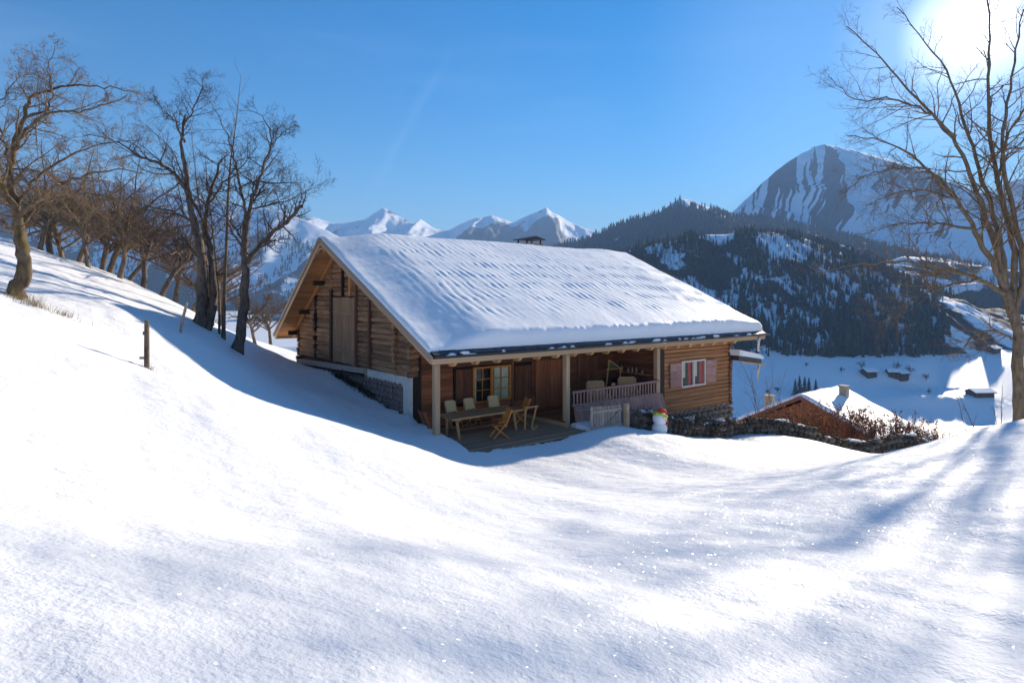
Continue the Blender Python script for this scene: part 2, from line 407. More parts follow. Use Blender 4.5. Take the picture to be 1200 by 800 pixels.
# ------------------------------------------------------------------ ground
cp = []
cp += [(0, 0, -1.75), (-2.2, 1.5, -1.15), (2.2, 1.5, -2.05), (0, -8, -1.0), (0, -25, 0.5), (-14, -10, 3.0), (14, -10, -2.8), (-35, -25, 10), (35, -25, -6)]
cp += [gp(*q) for q in [(172, 433, 14.5), (15, 345, 17), (0, 440, 8.6), (0, 366, 13), (0, 284, 25), (100, 318, 25.5), (150, 336, 26), (190, 353, 26), (232, 373, 26.5),
                        (290, 398, 28.5), (213, 389, 20.5), (280, 409, 25.2), (250, 470, 12), (120, 560, 6.2), (330, 420, 36),
                        (560, 545, 17.8), (600, 650, 6.6), (450, 600, 8.6), (400, 500, 15.5), (800, 560, 15.5), (1000, 640, 7.4), (700, 540, 18.5),
                        (1200, 487, 14.5), (1130, 512, 18), (1092, 528, 21), (900, 531, 22), (1200, 560, 9.5), (1000, 545, 18.5),
                        (850, 512, 27.2), (960, 518, 30), (1060, 527, 32.5)]]
cp += [to_world(*q) for q in [(0.9, 15.5, 1.55), (0.9, 10.66, 1.62), (0.9, 7.36, 1.12), (0.9, 5.35, 0.75), (0.9, 3.2, 0.62), (0.7, 2, 0.45), (0.5, 0.5, 0.42), (0.5, -0.9, 0.25),
                              (1.3, -1.5, 0.05), (3, -1.5, -0.02), (5, -1.5, 0.0), (6.2, -1.6, 0.06), (7.7, -1.8, -0.05), (9.5, -1.8, -0.38), (11.3, -1.9, -0.78),
                              (-2.0, 7.0, 1.55), (-2.0, 3.0, 1.0), (-1.5, 12, 1.9), (5, 19, 0.8), (20, 18, -4), (23, 8, -4.6), (22, 0, -2.9), (18, -0.5, -1.7)]]
cp += [(-20, 33, 0.6), (-30, 30, 4.0), (-40, 20, 9.0), (-18, 45, -3.5), (-34, 50, -2), (-60, 40, 4), (24, 45, -11.5), (30, 40, -11.5), (22, 55, -13.5), (40, 60, -16), (20, 30, -9.0), (26, 24, -7.5), (24, 12, -4.5),
       (-40, 70, -10), (0, 70, -14), (40, 80, -21), (70, 40, -18), (60, 0, -13), (-70, -10, 17), (0, -70, 5), (0, 110, -27), (60, 110, -29), (-60, 110, -22)]
CP = np.array(cp)
def _tps(r): return np.where(r > 1e-9, r * r * np.log(np.maximum(r, 1e-9)), 0.0)
_n = len(CP); _d = np.hypot(CP[:, None, 0] - CP[None, :, 0], CP[:, None, 1] - CP[None, :, 1])
_A = np.zeros((_n + 3, _n + 3)); _A[:_n, :_n] = _tps(_d) + np.eye(_n) * 1.2
_A[:_n, _n] = 1; _A[:_n, _n + 1:_n + 3] = CP[:, :2]; _A[_n, :_n] = 1; _A[_n + 1:_n + 3, :_n] = CP[:, :2].T
_W = np.linalg.solve(_A, np.concatenate([CP[:, 2], np.zeros(3)]))
def near_z(x, y):
    x = np.asarray(x, float); y = np.asarray(y, float); z = _W[_n] + _W[_n + 1] * x + _W[_n + 2] * y
    for k in range(_n): z = z + _W[k] * _tps(np.hypot(x - CP[k, 0], y - CP[k, 1]))
    return z
def far_z(x, y):
    z = np.interp(y, [-3000, -200, 0, 110, 200, 290, 305, 360, 400, 3000], [60, 15, -16, -28, -50, -62, -62.5, -44, -31, -10])
    # one level terrace in the rising field catches the sun
    m = np.exp(-(((x - 0.685 * y) / 30.0) ** 2)) * sstep(322, 328, y) * (1 - sstep(352, 360, y))
    zt = -52.5 + 0.00 * y
    return z * (1 - m) + zt * m + (fbm(x / 60, y / 60, 5, 3) - 0.5) * 3.0 * sstep(100, 200, np.abs(y)) * (1 - m)
def carve(u, v):
    """how far a spot lies inside the cleared porch / the house (1 inside)"""
    e = (fbm(u * 2.3, v * 2.3, 31, 3) - 0.5) * 0.5
    a = np.minimum(np.minimum(u - 0.75 - e, 6.35 - u + e), v + 1.15 + e * 0.7)          # deck
    b = np.minimum(np.minimum(u - 6.2, 12.6 - u), v - 0.15)                             # raised porch behind the railing
    c = np.minimum(np.minimum(u - 1.05, 18.1 - u), np.minimum(v - 3.0, 15.0 - v))       # house
    d = np.minimum(np.minimum(u - 12.4, 18.1 - u), v - 0.68)                            # right-hand room
    k = np.maximum(np.maximum(a, b), np.maximum(c, d))
    return np.where(v < 15.2, k, -1.0)
def ground_z(x, y, detail=True):
    x = np.asarray(x, float); y = np.asarray(y, float); r = np.hypot(x, y)
    m = sstep(70, 115, r)
    z = np.where(r < 120, near_z(x, y), 0.0) * (1 - m) + far_z(x, y) * m
    if detail:
        nr = 1 - sstep(50, 90, r)
        a, b = x * 0.80 + y * 0.60, -x * 0.60 + y * 0.80                                 # drifts lie across the wind
        z = z + nr * ((fbm(a / 1.3, b / 4.5, 3, 4) - 0.5) * 0.15 + (fbm(a / 3.5, b / 7.0, 9, 2) - 0.5) * 0.30 + (fbm(x / 0.5, y / 0.5, 13, 2) - 0.5) * 0.03)
    u, v = to_local(x, y)
    k = carve(u, v)
    tgt = Z0 + np.where((v > 3.0) | (u > 6.3), -0.75, -0.16)
    # snow at the rim stands a hand high and rolls over
    z = np.where(k > 0, np.minimum(z, tgt + (z - tgt) * (1 - sstep(0.0, 0.16, k))), z)
    return z

def build_ground():
    az = np.concatenate([np.radians(np.arange(-180, -48, 4.0)), np.radians(np.arange(-48, 48, 0.2)), np.radians(np.arange(48, 180, 4.0))])
    r = [0.25]
    while r[-1] < 3000:
        q = r[-1]; r.append(q * (1.035 if q < 3 else 1.012 if q < 12 else 1.0058 if q < 40 else 1.02 if q < 140 else 1.012 if q < 430 else 1.08))
    r = np.array(r)
    A, RR = np.meshgrid(az, r)
    X, Y = RR * np.sin(A), RR * np.cos(A)
    Z = ground_z(X, Y)
    V = np.concatenate([np.stack([X, Y, Z], -1).reshape(-1, 3), [[0, 0, float(ground_z(0., 0.))]]])
    fs = grid_faces(len(r), len(az), True)
    c = len(V) - 1; j = np.arange(len(az)); tri = np.stack([np.full(len(az), c), (j + 1) % len(az), j], -1)
    me = np_mesh('ground', V, [fs[:, ::-1], tri], M['snow'], True)
    tag(link('ground', me), kind='structure')
build_ground()
def gz(x, y): return float(ground_z(np.array([x]), np.array([y]))[0])

# ------------------------------------------------------------------ hills and mountains
class Relief:
    """a mountain side: crest line from the sky line, falling to a base in front and away behind"""
    def __init__(s, sky, Dc, Db, zb, p=1.0, seed=1, gully=0.0, gf=0.02, rough=0.0, jag=1.0, back=0.5):
        s.__dict__.update(locals()); s.sky = np.array(sky, float)
    def crest(s, px):
        y = np.interp(px, s.sky[:, 0], s.sky[:, 1])
        return (HZ - y + (fbm(px / 9.0, px * 0, s.seed + 3, 4) - 0.5) * 5.0 * s.jag) / F * s.Dc
    def at(s, px, t):
        px = np.asarray(px, float); t = np.asarray(t, float)
        X = (px - 600) / F * s.Dc
        zc = s.crest(px); tt = np.clip(t, 0, 1)
        Y = s.Db + (s.Dc - s.Db) * t
        Z = s.zb + (zc - s.zb) * np.where(t <= 1, tt ** s.p, 1.0) - np.maximum(t - 1, 0) * (s.Dc - s.Db) * s.back
        wv = np.sin(np.pi * np.clip(t, 0, 1)) ** 0.8
        wp = px + 30 * (fbm(px / 60, t * 3, s.seed + 8, 3) - 0.5)
        rid = 1 - np.abs(2 * fbm(wp * s.gf, t * 1.3, s.seed, 5, 0.55) - 1)
        Y = Y - wv * s.gully * (rid - 0.6) * 1.6
        Z = Z + wv * s.gully * 0.35 * (rid - 0.6) + wv * s.rough * (fbm(px / 25, t * 6, s.seed + 5, 4) - 0.5)
        return np.stack([X, Y, Z], -1), rid
    def build(s, name, mat, x0, x1, ns, nt, cover, tmax=1.5):
        px = np.linspace(x0, x1, ns); t = np.concatenate([np.linspace(0, 1, nt), np.linspace(1, tmax, max(6, nt // 8))[1:]])
        PX, T = np.meshgrid(px, t)
        V, rid = s.at(PX, T)
        me = np_mesh(name, V.reshape(-1, 3), [grid_faces(len(t), ns)], mat, True)
        c = np.clip(cover(PX, T, rid), 0, 1).astype(np.float32)
        me.attributes.new('cover', 'FLOAT', 'POINT').data.foreach_set('value', c.ravel())
        return tag(link(name, me), kind='structure')

M['mt_rock'] = mountain_mat('rocky_mountain', (0.04, 0.045, 0.05), (0.10, 0.095, 0.09), 0.016, 0.8)
M['mt_far'] = mountain_mat('far_white_peaks', (0.035, 0.05, 0.05), (0.09, 0.09, 0.085), 0.006, 0.35)
M['mt_forest'] = mountain_mat('forest_floor', (0.03, 0.035, 0.032), (0.07, 0.06, 0.05), 0.05, 0.7)

rocky = Relief([(700, 330), (820, 285), (858, 249), (879, 229), (895, 213), (911, 199), (926, 188), (943, 178), (955, 172), (966, 170), (982, 172), (999, 176), (1020, 181), (1040, 187), (1058, 196), (1072, 203),
                (1090, 217), (1113, 240), (1140, 268), (1200, 300), (1300, 330)], 2050, 1180, 55, 1.15, 21, 70, 0.035, 30, 0.5)
def cov_rock(px, t, rid):
    st = fbm(px / 7.0 + t * 2.5, t * 1.6, 71, 4) ; big = fbm(px / 38, t * 2.2, 72, 3)
    pa = 600 + (px - 600) * rocky.Dc / (rocky.Db + (rocky.Dc - rocky.Db) * np.clip(t, 0, 1))      # ribs and couloirs run straight down towards the valley
    fan = pa - (1 - t) * 30 * np.clip((pa - 965) / 60, -1, 1) + 5 * (fbm(pa / 14, t * 7, 75, 3) - .5); px = pa
    c = 0.53 + 1.05 * (vn(fan / 7.0, t * 1.6, 73) - .5) + .95 * (vn(fan / 2.7, t * 4.0, 74) - .5) + .35 * (vn(fan / 1.4, t * 14.0, 76) - .5) + (big - 0.5) * .7
    c -= 0.75 * sstep(0.88, 1.0, t) * sstep(925, 960, px)                     # the white summit cap
    c -= 0.30 * sstep(1085, 1150, px) - 0.05
    c -= 0.55 * np.exp(-((px - (985 + (1 - t) * 25)) / 9.0) ** 2) * sstep(0.3, 0.6, t)   # the big couloir
    c -= 0.5 * (1 - sstep(0.36, 0.52, t)) * sstep(850, 880, px)               # snow slopes at the foot
    return c
rocky.build('rocky_mountain', M['mt_rock'], 700, 1300, 620, 200, cov_rock)

right_far = Relief([(1000, 330), (1060, 290), (1100, 258), (1140, 240), (1165, 222), (1182, 212), (1205, 206), (1240, 190), (1300, 215), (1420, 240), (1600, 260)], 3100, 1900, 60, 1.1, 44, 140, 0.03, 40, 0.8)
right_far.build('snowy_mountain', M['mt_far'], 1000, 1600, 220, 90, lambda px, t, rid: 0.22 + (rid - 0.6) * 1.2 + (fbm(px / 12, t * 4, 5, 3) - 0.5) * 0.8)

white = Relief([(250, 300), (300, 285), (345, 262), (366, 254), (392, 262), (408, 260.6), (427.5, 257), (438, 250), (448.6, 243.7), (457, 247), (466.5, 252), (486, 263), (492.5, 256), (505.5, 265.5), (518.5, 270),
                (528, 269), (538, 263), (557.5, 256), (567, 255), (577, 252), (590, 257), (600, 261), (611, 256), (622.5, 251), (640, 243), (648, 249), (655, 252.5), (668, 260), (681, 265.5), (697, 272), (740, 290), (820, 300)], 3300, 2200, -60, 1.0, 33, 210, 0.028, 60, 0.35, 0.7)
def cov_white(px, t, rid):
    c = 0.20 + (rid - 0.6) * 0.7 + (fbm(px / 10, t * 5, 15, 4) - 0.5) * 0.8
    c += 0.75 * (1 - sstep(0.66, 0.88, t + (fbm(px / 14, t * 3, 16, 3) - 0.5) * 0.28)) * sstep(500, 530, px)
    return c
white.build('white_peaks', M['mt_far'], 200, 860, 420, 110, cov_white)

left_mt = Relief([(-700, 160), (-300, 165), (0, 195), (100, 205), (180, 222), (250, 236), (300, 243), (335, 250), (352, 256), (380, 268), (420, 290), (520, 330)], 1700, 1130, -70, 1.05, 55, 30, 0.022, 25, 0.6)
left_mt.build('shaded_mountain', M['mt_forest'], -700, 520, 420, 130, lambda px, t, rid: 0.30 + (rid - 0.6) * 0.8 + (fbm(px / 18, t * 7, 61, 4) - 0.5) * 1.1 - 0.35 * sstep(0.75, 1, t) + 0.25 * (1 - sstep(0.1, 0.45, t)))

mid_ridge = Relief([(420, 340), (520, 320), (600, 308), (650, 291), (690, 279), (723, 264), (750, 255), (772, 251), (784, 241), (797, 233), (812, 235), (833, 245), (850, 252), (880, 255), (930, 262), (1000, 285), (1060, 320), (1120, 350), (1300, 380)], 1350, 760, -20, 1.0, 66, 40, 0.03, 14, 0.4)
def cov_mid(px, t, rid):
    c = 0.85 + (fbm(px / 16, t * 6, 81, 4) - 0.5) * 0.9
    c -= 0.9 * np.exp(-(((px - 812) / 24.0) ** 2)) * sstep(0.80, 0.92, t)
    c -= 0.9 * np.exp(-(((px - 842) / 24.0) ** 2) - ((t - 0.80) / 0.05) ** 2)
    return c
mid_ridge.build('wooded_ridge', M['mt_forest'], 420, 1300, 300, 80, cov_mid)

hill = Relief([(560, 345), (640, 322), (690, 308), (723, 297), (760, 288), (800, 280), (830, 275), (870, 273), (905, 272), (950, 281), (1000, 302), (1050, 340), (1090, 366), (1140, 384), (1200, 392), (1400, 400)], 610, 384, -38, 0.95, 91, 16, 0.03, 8, 0.5, 0.45)
def cov_hill(px, t, rid):
    c = 0.52 + (fbm(px / 22, t * 5, 101, 4) - 0.5) * 1.5
    c -= 0.8 * np.exp(-(((px - 900) / 26.0) ** 2) - ((t - 0.80) / 0.16) ** 2)
    c -= 0.8 * np.exp(-(((px - 838) / 20.0) ** 2) - ((t - 0.99) / 0.06) ** 2)
    c -= 0.5 * np.exp(-(((px - 990) / 18.0) ** 2) - ((t - 0.72) / 0.2) ** 2)
    return c
hill.build('forest_hill', M['mt_forest'], 560, 1400, 420, 90, cov_hill)

side_hill = Relief([(960, 350), (1010, 315), (1060, 300), (1100, 302), (1150, 318), (1200, 332), (1260, 330), (1400, 300), (1600, 280)], 900, 470, -28, 1.1, 111, 26, 0.05, 26, 0.8, 0.4)
side_hill.build('side_hill', M['mt_forest'], 960, 1600, 220, 80, lambda px, t, rid: 0.50 + (fbm(px / 14, t * 5, 121, 4) - 0.5) * 1.6)

# ------------------------------------------------------------------ far-off woods (one mass each)
def cone_template(tiers, n, jag):
    V, T = [], []
    rs = np.random.default_rng(tiers * 31 + n)
    for k in range(tiers):
        z0 = 0.06 + 0.88 * k / tiers; z1 = min(1.0, z0 + 1.55 / tiers); rad = 0.5 * (1 - z0) ** 0.85 + 0.02
        b = len(V)
        for q in range(n):
            a = 2 * math.pi * (q + 0.5 * (k % 2)) / n; rr = rad * (1 + jag * rs.uniform(-1, 1))
            V.append((rr * math.cos(a), rr * math.sin(a), z0 + rs.uniform(-0.3, 0.3) * jag * 0.25))
        V.append((rs.uniform(-0.02, 0.02), rs.uniform(-0.02, 0.02), z1))
        T += [(b + q, b + (q + 1) % n, b + n) for q in range(n)]
    return np.array(V), np.array(T)
def bare_template(n):
    """a leafless tree seen from afar: thin upright slivers fanning out from a stem"""
    V, T = [], []
    rs = np.random.default_rng(n)
    for k in range(n):
        a = rs.uniform(0, 2 * math.pi); h0 = rs.uniform(0.0, 0.45) if k else 0; sp = rs.uniform(0.08, 0.42) if k else 0.02
        z1 = rs.uniform(0.55, 1.0); p0 = np.array([0, 0, h0]); p1 = np.array([sp * math.cos(a), sp * math.sin(a), z1])
        w = np.array([-math.sin(a + 0.8), math.cos(a + 0.8), 0]) * (0.022 if k else 0.03)
        b = len(V); V += [p0 - w, p0 + w, p1]; T.append((b, b + 1, b + 2))
    return np.array(V), np.array(T)
def scatter(name, P, H, Wd, templ, mat, label):
    V0, T0 = templ; n = len(P); a = rng.uniform(0, 6.283, n)
    c, s = np.cos(a)[:, None], np.sin(a)[:, None]
    x = (V0[None, :, 0] * c - V0[None, :, 1] * s) * (H * Wd)[:, None] + P[:, 0:1]
    y = (V0[None, :, 0] * s + V0[None, :, 1] * c) * (H * Wd)[:, None] + P[:, 1:2]
    z = V0[None, :, 2] * H[:, None] + P[:, 2:3] - 0.3
    V = np.stack([x, y, z], -1).reshape(-1, 3)
    T = (T0[None] + (np.arange(n) * len(V0))[:, None, None]).reshape(-1, 3)
    return tag(link(name, np_mesh(name, V, [T], mat)), label, 'forest', kind='stuff')

def on(rel, n, x0, x1, t0, t1, dens, seed):
    g = np.random.default_rng(seed); px = g.uniform(x0, x1, n); t = g.uniform(t0, t1, n) ** 0.9
    keep = g.uniform(0, 1, n) < dens(px, t); px, t = px[keep], t[keep]
    P = rel.at(px, t)[0]
    if rel is hill:                                       # open pasture runs up the right-hand side
        k = ~((P[:, 0] > (.70 + .03 * fbm(P[:, 1] / 25, P[:, 0] / 25, 7, 2)) * P[:, 1]) & (t < .6)); P, px, t = P[k], px[k], t[k]
    return P, px, t
def dens_spruce(px, t):
    d = 0.22 + 1.7 * (fbm(px / 22, t * 5, 131, 3) - 0.46) + 0.9 * (1 - sstep(0.05, 0.45, t))
    d -= 1.2 * np.exp(-(((px - 900) / 26.0) ** 2) - ((t - 0.80) / 0.16) ** 2) + 1.3 * np.exp(-(((px - 838) / 20.0) ** 2) - ((t - 0.99) / 0.06) ** 2)
    return np.clip(d, 0.0, 1)
P, px, t = on(hill, 19000, 600, 1330, 0.0, 1.03, dens_spruce, 3)
H = 4 + 8.5 * rng.uniform(0, 1, len(P)) ** 1.3; scatter('spruce_forest', P, H, rng.uniform(0.24, 0.44, len(P)), cone_template(5, 6, 0.5), M['spruce'], 'dark spruce forest covering the hillside across the valley')
P, px, t = on(hill, 13000, 600, 1330, 0.0, 1.03, lambda px, t: np.clip(0.35 + 1.6 * (fbm(px / 30, t * 4, 141, 3) - 0.45), 0.04, 0.9), 4)
H = rng.uniform(5, 10, len(P)); scatter('bare_forest', P, H, rng.uniform(0.5, 0.8, len(P)), bare_template(16), M['larch'], 'leafless brown trees mixed into the hillside forest across the valley')
P, px, t = on(mid_ridge, 9000, 560, 1080, 0.25, 1.02, lambda px, t: np.clip(cov_mid(px, t, 0) - 0.15, 0, 0.95), 5)
H = rng.uniform(9, 16, len(P)); scatter('ridge_forest', P, H, rng.uniform(0.30, 0.42, len(P)), cone_template(2, 5, 0.3), M['spruce'], 'distant dark conifer forest on the ridge below the rocky peak')
P, px, t = on(side_hill, 5000, 980, 1450, 0.0, 1.02, lambda px, t: np.clip(0.35 + 1.8 * (fbm(px / 16, t * 5, 151, 3) - 0.5), 0, 0.9), 6)
H = rng.uniform(8, 14, len(P)); scatter('slope_forest', P, H, rng.uniform(0.5, 0.7, len(P)), bare_template(12), M['larch'], 'sparse bare woodland on the far slope behind the tall tree')
P, px, t = on(left_mt, 9000, -350, 420, 0.0, 0.8, lambda px, t: np.clip(0.6 + 1.6 * (fbm(px / 20, t * 5, 161, 3) - 0.5) - 0.4 * t, 0, 0.95), 8)
H = rng.uniform(9, 16, len(P)); scatter('mountain_forest', P, H, rng.uniform(0.30, 0.42, len(P)), cone_template(2, 5, 0.3), M['spruce'], 'dark conifer forest on the shaded mountain behind the orchard trees')

# ------------------------------------------------------------------ timber pieces: few shared meshes, one object per piece
def _unit(kind, k):
    rs = random.Random(k * 13 + len(kind)); V, Fc = [], []
    ch = 0.06 if kind == 'plank' else 0.24
    ring = [(-.5 + ch, -.5), (.5 - ch, -.5), (.5, -.5 + ch), (.5, .5 - ch), (.5 - ch, .5), (-.5 + ch, .5), (-.5, .5 - ch), (-.5, -.5 + ch)]
    xs = (-.5, .5) if kind == 'plank' else (-.5, -.1, .25, .5)
    for x in xs:
        j = 0.0 if kind == 'plank' else 0.075
        oy, oz = rs.uniform(-j, j), rs.uniform(-j, j) * 0.6
        for (y, z) in ring: V.append((x, y + oy + rs.uniform(-j, j) * .6, z + oz + rs.uniform(-j, j) * .6))
    for s in range(len(xs) - 1):
        for q in range(8): Fc.append((s * 8 + q, s * 8 + (q + 1) % 8, s * 8 + 8 + (q + 1) % 8, s * 8 + 8 + q))
    Fc += [tuple(range(8))[::-1], tuple(range((len(xs) - 1) * 8, len(xs) * 8))]
    return V, Fc
_cache = {}
def piece(name, parent, mat, a, b, w, h, up=(0, 0, 1), kind='plank'):
    k = (kind, mat.name, random.randrange(4))
    if k not in _cache:
        V, Fc = _unit(kind, k[2]); me = bpy.data.meshes.new(name); me.from_pydata(V, [], [f[::-1] for f in Fc])
        me.materials.append(mat); me.update(); _cache[k] = me
    o = link(name, _cache[k], parent)
    a, b = Vector(a), Vector(b); x = b - a; ln = x.length; x.normalize(); z = Vector(up); z = (z - x * z.dot(x)).normalized(); y = z.cross(x); c = (a + b) / 2
    o.matrix_basis = Matrix(((x.x * ln, y.x * w, z.x * h, c.x), (x.y * ln, y.y * w, z.y * h, c.y), (x.z * ln, y.z * w, z.z * h, c.z), (0, 0, 0, 1)))
    return o

def rock_mesh(k, mat):
    key = ('rock', mat.name, k)
    if key in _cache: return _cache[key]
    rs = random.Random(k + 50); V, Fc = [], []
    rings, n = [(-.5, .55), (-.28, .95), (.22, 1.0), (.5, .6)], 7
    ph = rs.uniform(0, 6)
    for (z, r) in rings:
        for q in range(n):
            a = ph + 2 * math.pi * q / n; e = r * .5 * rs.uniform(.82, 1.12)
            cx, sy = math.cos(a), math.sin(a); g = (abs(cx) ** 4 + abs(sy) ** 4) ** -.25
            V.append((e * g * cx, e * g * sy, z * rs.uniform(.9, 1.1)))
    for s in range(3):
        for q in range(n): Fc.append((s * n + q, s * n + (q + 1) % n, s * n + n + (q + 1) % n, s * n + n + q))
    Fc += [tuple(range(n))[::-1], tuple(range(3 * n, 4 * n))]
    me = bpy.data.meshes.new('stone'); me.from_pydata(V, [], Fc); me.materials.append(mat); me.update(); _cache[key] = me
    return me
def stone(parent, mat, c, size, rz=0.0):
    o = link('stone', rock_mesh(random.randrange(6), mat), parent, c); o.scale = size
    o.rotation_euler = (random.uniform(-.12, .12), random.uniform(-.12, .12), rz + random.uniform(-.08, .08)); return o

# ------------------------------------------------------------------ the chalet (local x along the eave, y towards the back, z above the deck)
EU, RV, BV = 20.3, 9.6, 16.07            # eave length, ridge line, back eave line
EZ, RZ_, BZ = 2.98, 7.50, 2.95           # heights of the roof's underside at front eave, ridge, back eave
def roof_z(v): return EZ + (RZ_ - EZ) * v / RV if v <= RV else RZ_ + (BZ - RZ_) * (v - RV) / (BV - RV)
FS = Vector((0, RV, RZ_ - EZ)).normalized(); FN = Vector((0, -FS.z, FS.y))        # front slope direction and normal
BS = Vector((0, BV - RV, BZ - RZ_)).normalized(); BN = Vector((0, -BS.z, BS.y))

chalet = empty('chalet', to_world(0, 0, 0), TH)
tag(chalet, 'big old log chalet with snowy roof and open porch', 'chalet')

roof = MB()
th = 0.16
for (v0, z0, v1, z1) in ((0.0, EZ, RV, RZ_), (RV, RZ_, BV, BZ)):
    roof.prism([(v0, z0), (v1, z1), (v1, z1 + th), (v0, z0 + th)], 0.03, EU - 0.03, 0)
roof = roof.build('roof', M['wood_black'], chalet)
# soffit boards of the gable overhang
n = 38; Lb = (Vector((0, BV, BZ)) - Vector((0, RV, RZ_))).length
for k in range(n):
    c = Vector((0, RV, RZ_)) + BS * (0.12 + (Lb - 0.16) * (k + 0.5) / n) - BN * 0.016
    piece('soffit_board', roof, M['wood_soffit'], c + Vector((0.08, 0, 0)), c + Vector((1.2, 0, 0)), (Lb / n) * 0.97, 0.025, BN)
Lf = (Vector((0, RV, RZ_)) - Vector((0, 0, EZ))).length; n = 50
for k in range(n):
    c = Vector((0, 0, EZ)) + FS * (0.1 + (Lf - 0.2) * (k + 0.5) / n) - FN * 0.016
    piece('soffit_board', roof, M['wood_soffit'], c + Vector((0.08, 0, 0)), c + Vector((1.2, 0, 0)), (Lf / n) * 0.97, 0.025, FN)
# barge boards, two layers, both gables
for ug, s in ((0.0, -1), (EU, 1)):
    for (du, w, off, mt) in ((0.0, 0.26, -0.02, 'wood_pale'), (0.06 * s, 0.13, 0.10, 'wood_grey')):
        a = Vector((ug + du, -0.02, EZ)) + FN * off; b = Vector((ug + du, RV - 0.0, RZ_ + 0.0)) + FN * off
        piece('barge_board', roof, M[mt], a - FS * 0.06, b + FS * 0.02, 0.055, w, FN)
        a = Vector((ug + du, RV, RZ_)) + BN * off; b = Vector((ug + du, BV, BZ)) + BN * off
        piece('barge_board', roof, M[mt], a - BS * 0.02, b + BS * 0.05, 0.055, w, BN)
# fascia, gutter, eave slates
piece('fascia_board', roof, M['wood_pale'], (0.0, -0.05, EZ - 0.05), (EU, -0.05, EZ - 0.05), 0.05, 0.24)
piece('wall_plate', roof, M['wood_pale'], (0.3, 0.42, EZ - 0.12), (12.4, 0.42, EZ - 0.12), 0.20, 0.22)
g = MB(); ng = 8; pts = []
for k in range(ng + 1):
    a = math.pi * k / ng; pts.append((-0.16 - 0.075 * math.cos(a), EZ + 0.10 - 0.085 * math.sin(a)))
for k in range(ng, -1, -1):
    a = math.pi * k / ng; pts.append((-0.16 - 0.065 * math.cos(a), EZ + 0.10 - 0.075 * math.sin(a)))
P_, Q_ = [], []
nn = len(pts)
g.add([(0.0, y, z) for y, z in pts] + [(EU + 0.25, y, z) for y, z in pts], [(i, (i + 1) % nn, nn + (i + 1) % nn, nn + i) for i in range(nn)])
g.build('gutter', M['metal'], roof)
k = 0; u = 0.02
while u < EU - 0.2:
    w = random.uniform(0.26, 0.36)
    a = Vector((u + w / 2, 0, EZ)) + FN * (th + 0.02) - FS * 0.10; b = a + FS * 0.62
    piece('slate', roof, M['slate'], a + FN * random.uniform(-.008, .012), b, w * 0.95, 0.04, FN); u += w
# back eave
piece('fascia_board', roof, M['wood_pale'], (0.0, BV + 0.03, BZ - 0.04), (EU, BV + 0.03, BZ - 0.04), 0.05, 0.22)
# rafter tails along the front eave, rounded ends
for k in range(21):
    u = 0.95 + k * 0.93
    if u > 18.6: break
    q = MB().prism([(0.02, EZ - 0.20), (0.12, EZ - 0.30), (0.30, EZ - 0.31), (1.2, EZ + 0.24), (1.2, EZ + 0.52), (0.02, EZ - 0.03)], -0.07, 0.07, 0)
    q.build('rafter_tail', M['wood_honey'], roof, loc=(u, 0, 0))
# rafters that lie against the gable wall, and purlins poking through it
for (a, d, nrm_, ln) in ((Vector((0.86, RV, RZ_)), BS, BN, Lb - 0.3), (Vector((0.86, 0, EZ)), FS, FN, Lf)):
    piece('gable_rafter', roof, M['wood_soffit'], a - nrm_ * 0.16, a - nrm_ * 0.16 + d * ln, 0.14, 0.24, nrm_)
for v in (RV, 11.6, 13.6, 15.2, 7.0, 4.4):
    z = roof_z(v) - 0.42
    piece('purlin', roof, M['wood_black'], (0.30 if v == RV else 0.42, v, z), (1.5, v, z), 0.2, 0.22)
rb = MB()
rb.tube([(0.05, RV + 0.42 * math.cos(a), RZ_ - 0.62 + 0.30 * math.sin(a)) for a in [math.pi * (0.1 + 0.8 * i / 8) for i in range(9)]], 0.045)
rb.build('ridge_brace', M['wood_pale'], roof)

# ---- gable wall of logs
GU = 1.0
gw = MB()
gw.prism([(3.1, 1.95), (15.05, 1.55), (15.05, roof_z(15.05) - .2), (RV, RZ_ - .2), (3.1, roof_z(3.1) - .2)], GU + 0.10, GU + 0.3, 0)
gw = gw.build('gable_wall', M['wood_black'], chalet)
z = 2.02; row = 0
DV0, DV1, DZ0, DZ1 = 7.85, 10.45, 2.05, 5.0
while z < 7.1:
    h = random.uniform(0.20, 0.27)
    zc = z + h / 2; top = zc + h * 0.5 + 0.12
    vlo = max(2.95, (top - EZ) / (RZ_ - EZ) * RV); vhi = min(15.1, RV + (RZ_ - top) / (RZ_ - BZ) * (BV - RV))
    segs = [(vlo, 4.05), (4.3, 6.3), (6.5, 7.75), (7.75, 10.5), (10.6, 12.5), (12.75, vhi)]
    for (a, b) in segs:
        a, b = max(a, vlo), min(b, vhi)
        if b - a < 0.12: continue
        if a >= 7.7 and b <= 10.55 and zc < DZ1 + .1: continue
        if zc < 2.0 and a > 7.7: pass
        piece('log', gw, M['log_old'], (GU + random.uniform(-.015, .03), a, zc), (GU + random.uniform(-.015, .03), b, zc + random.uniform(-.02, .02)), random.uniform(.17, .22), h * random.uniform(.90, 1.04), kind='log')
    z += h
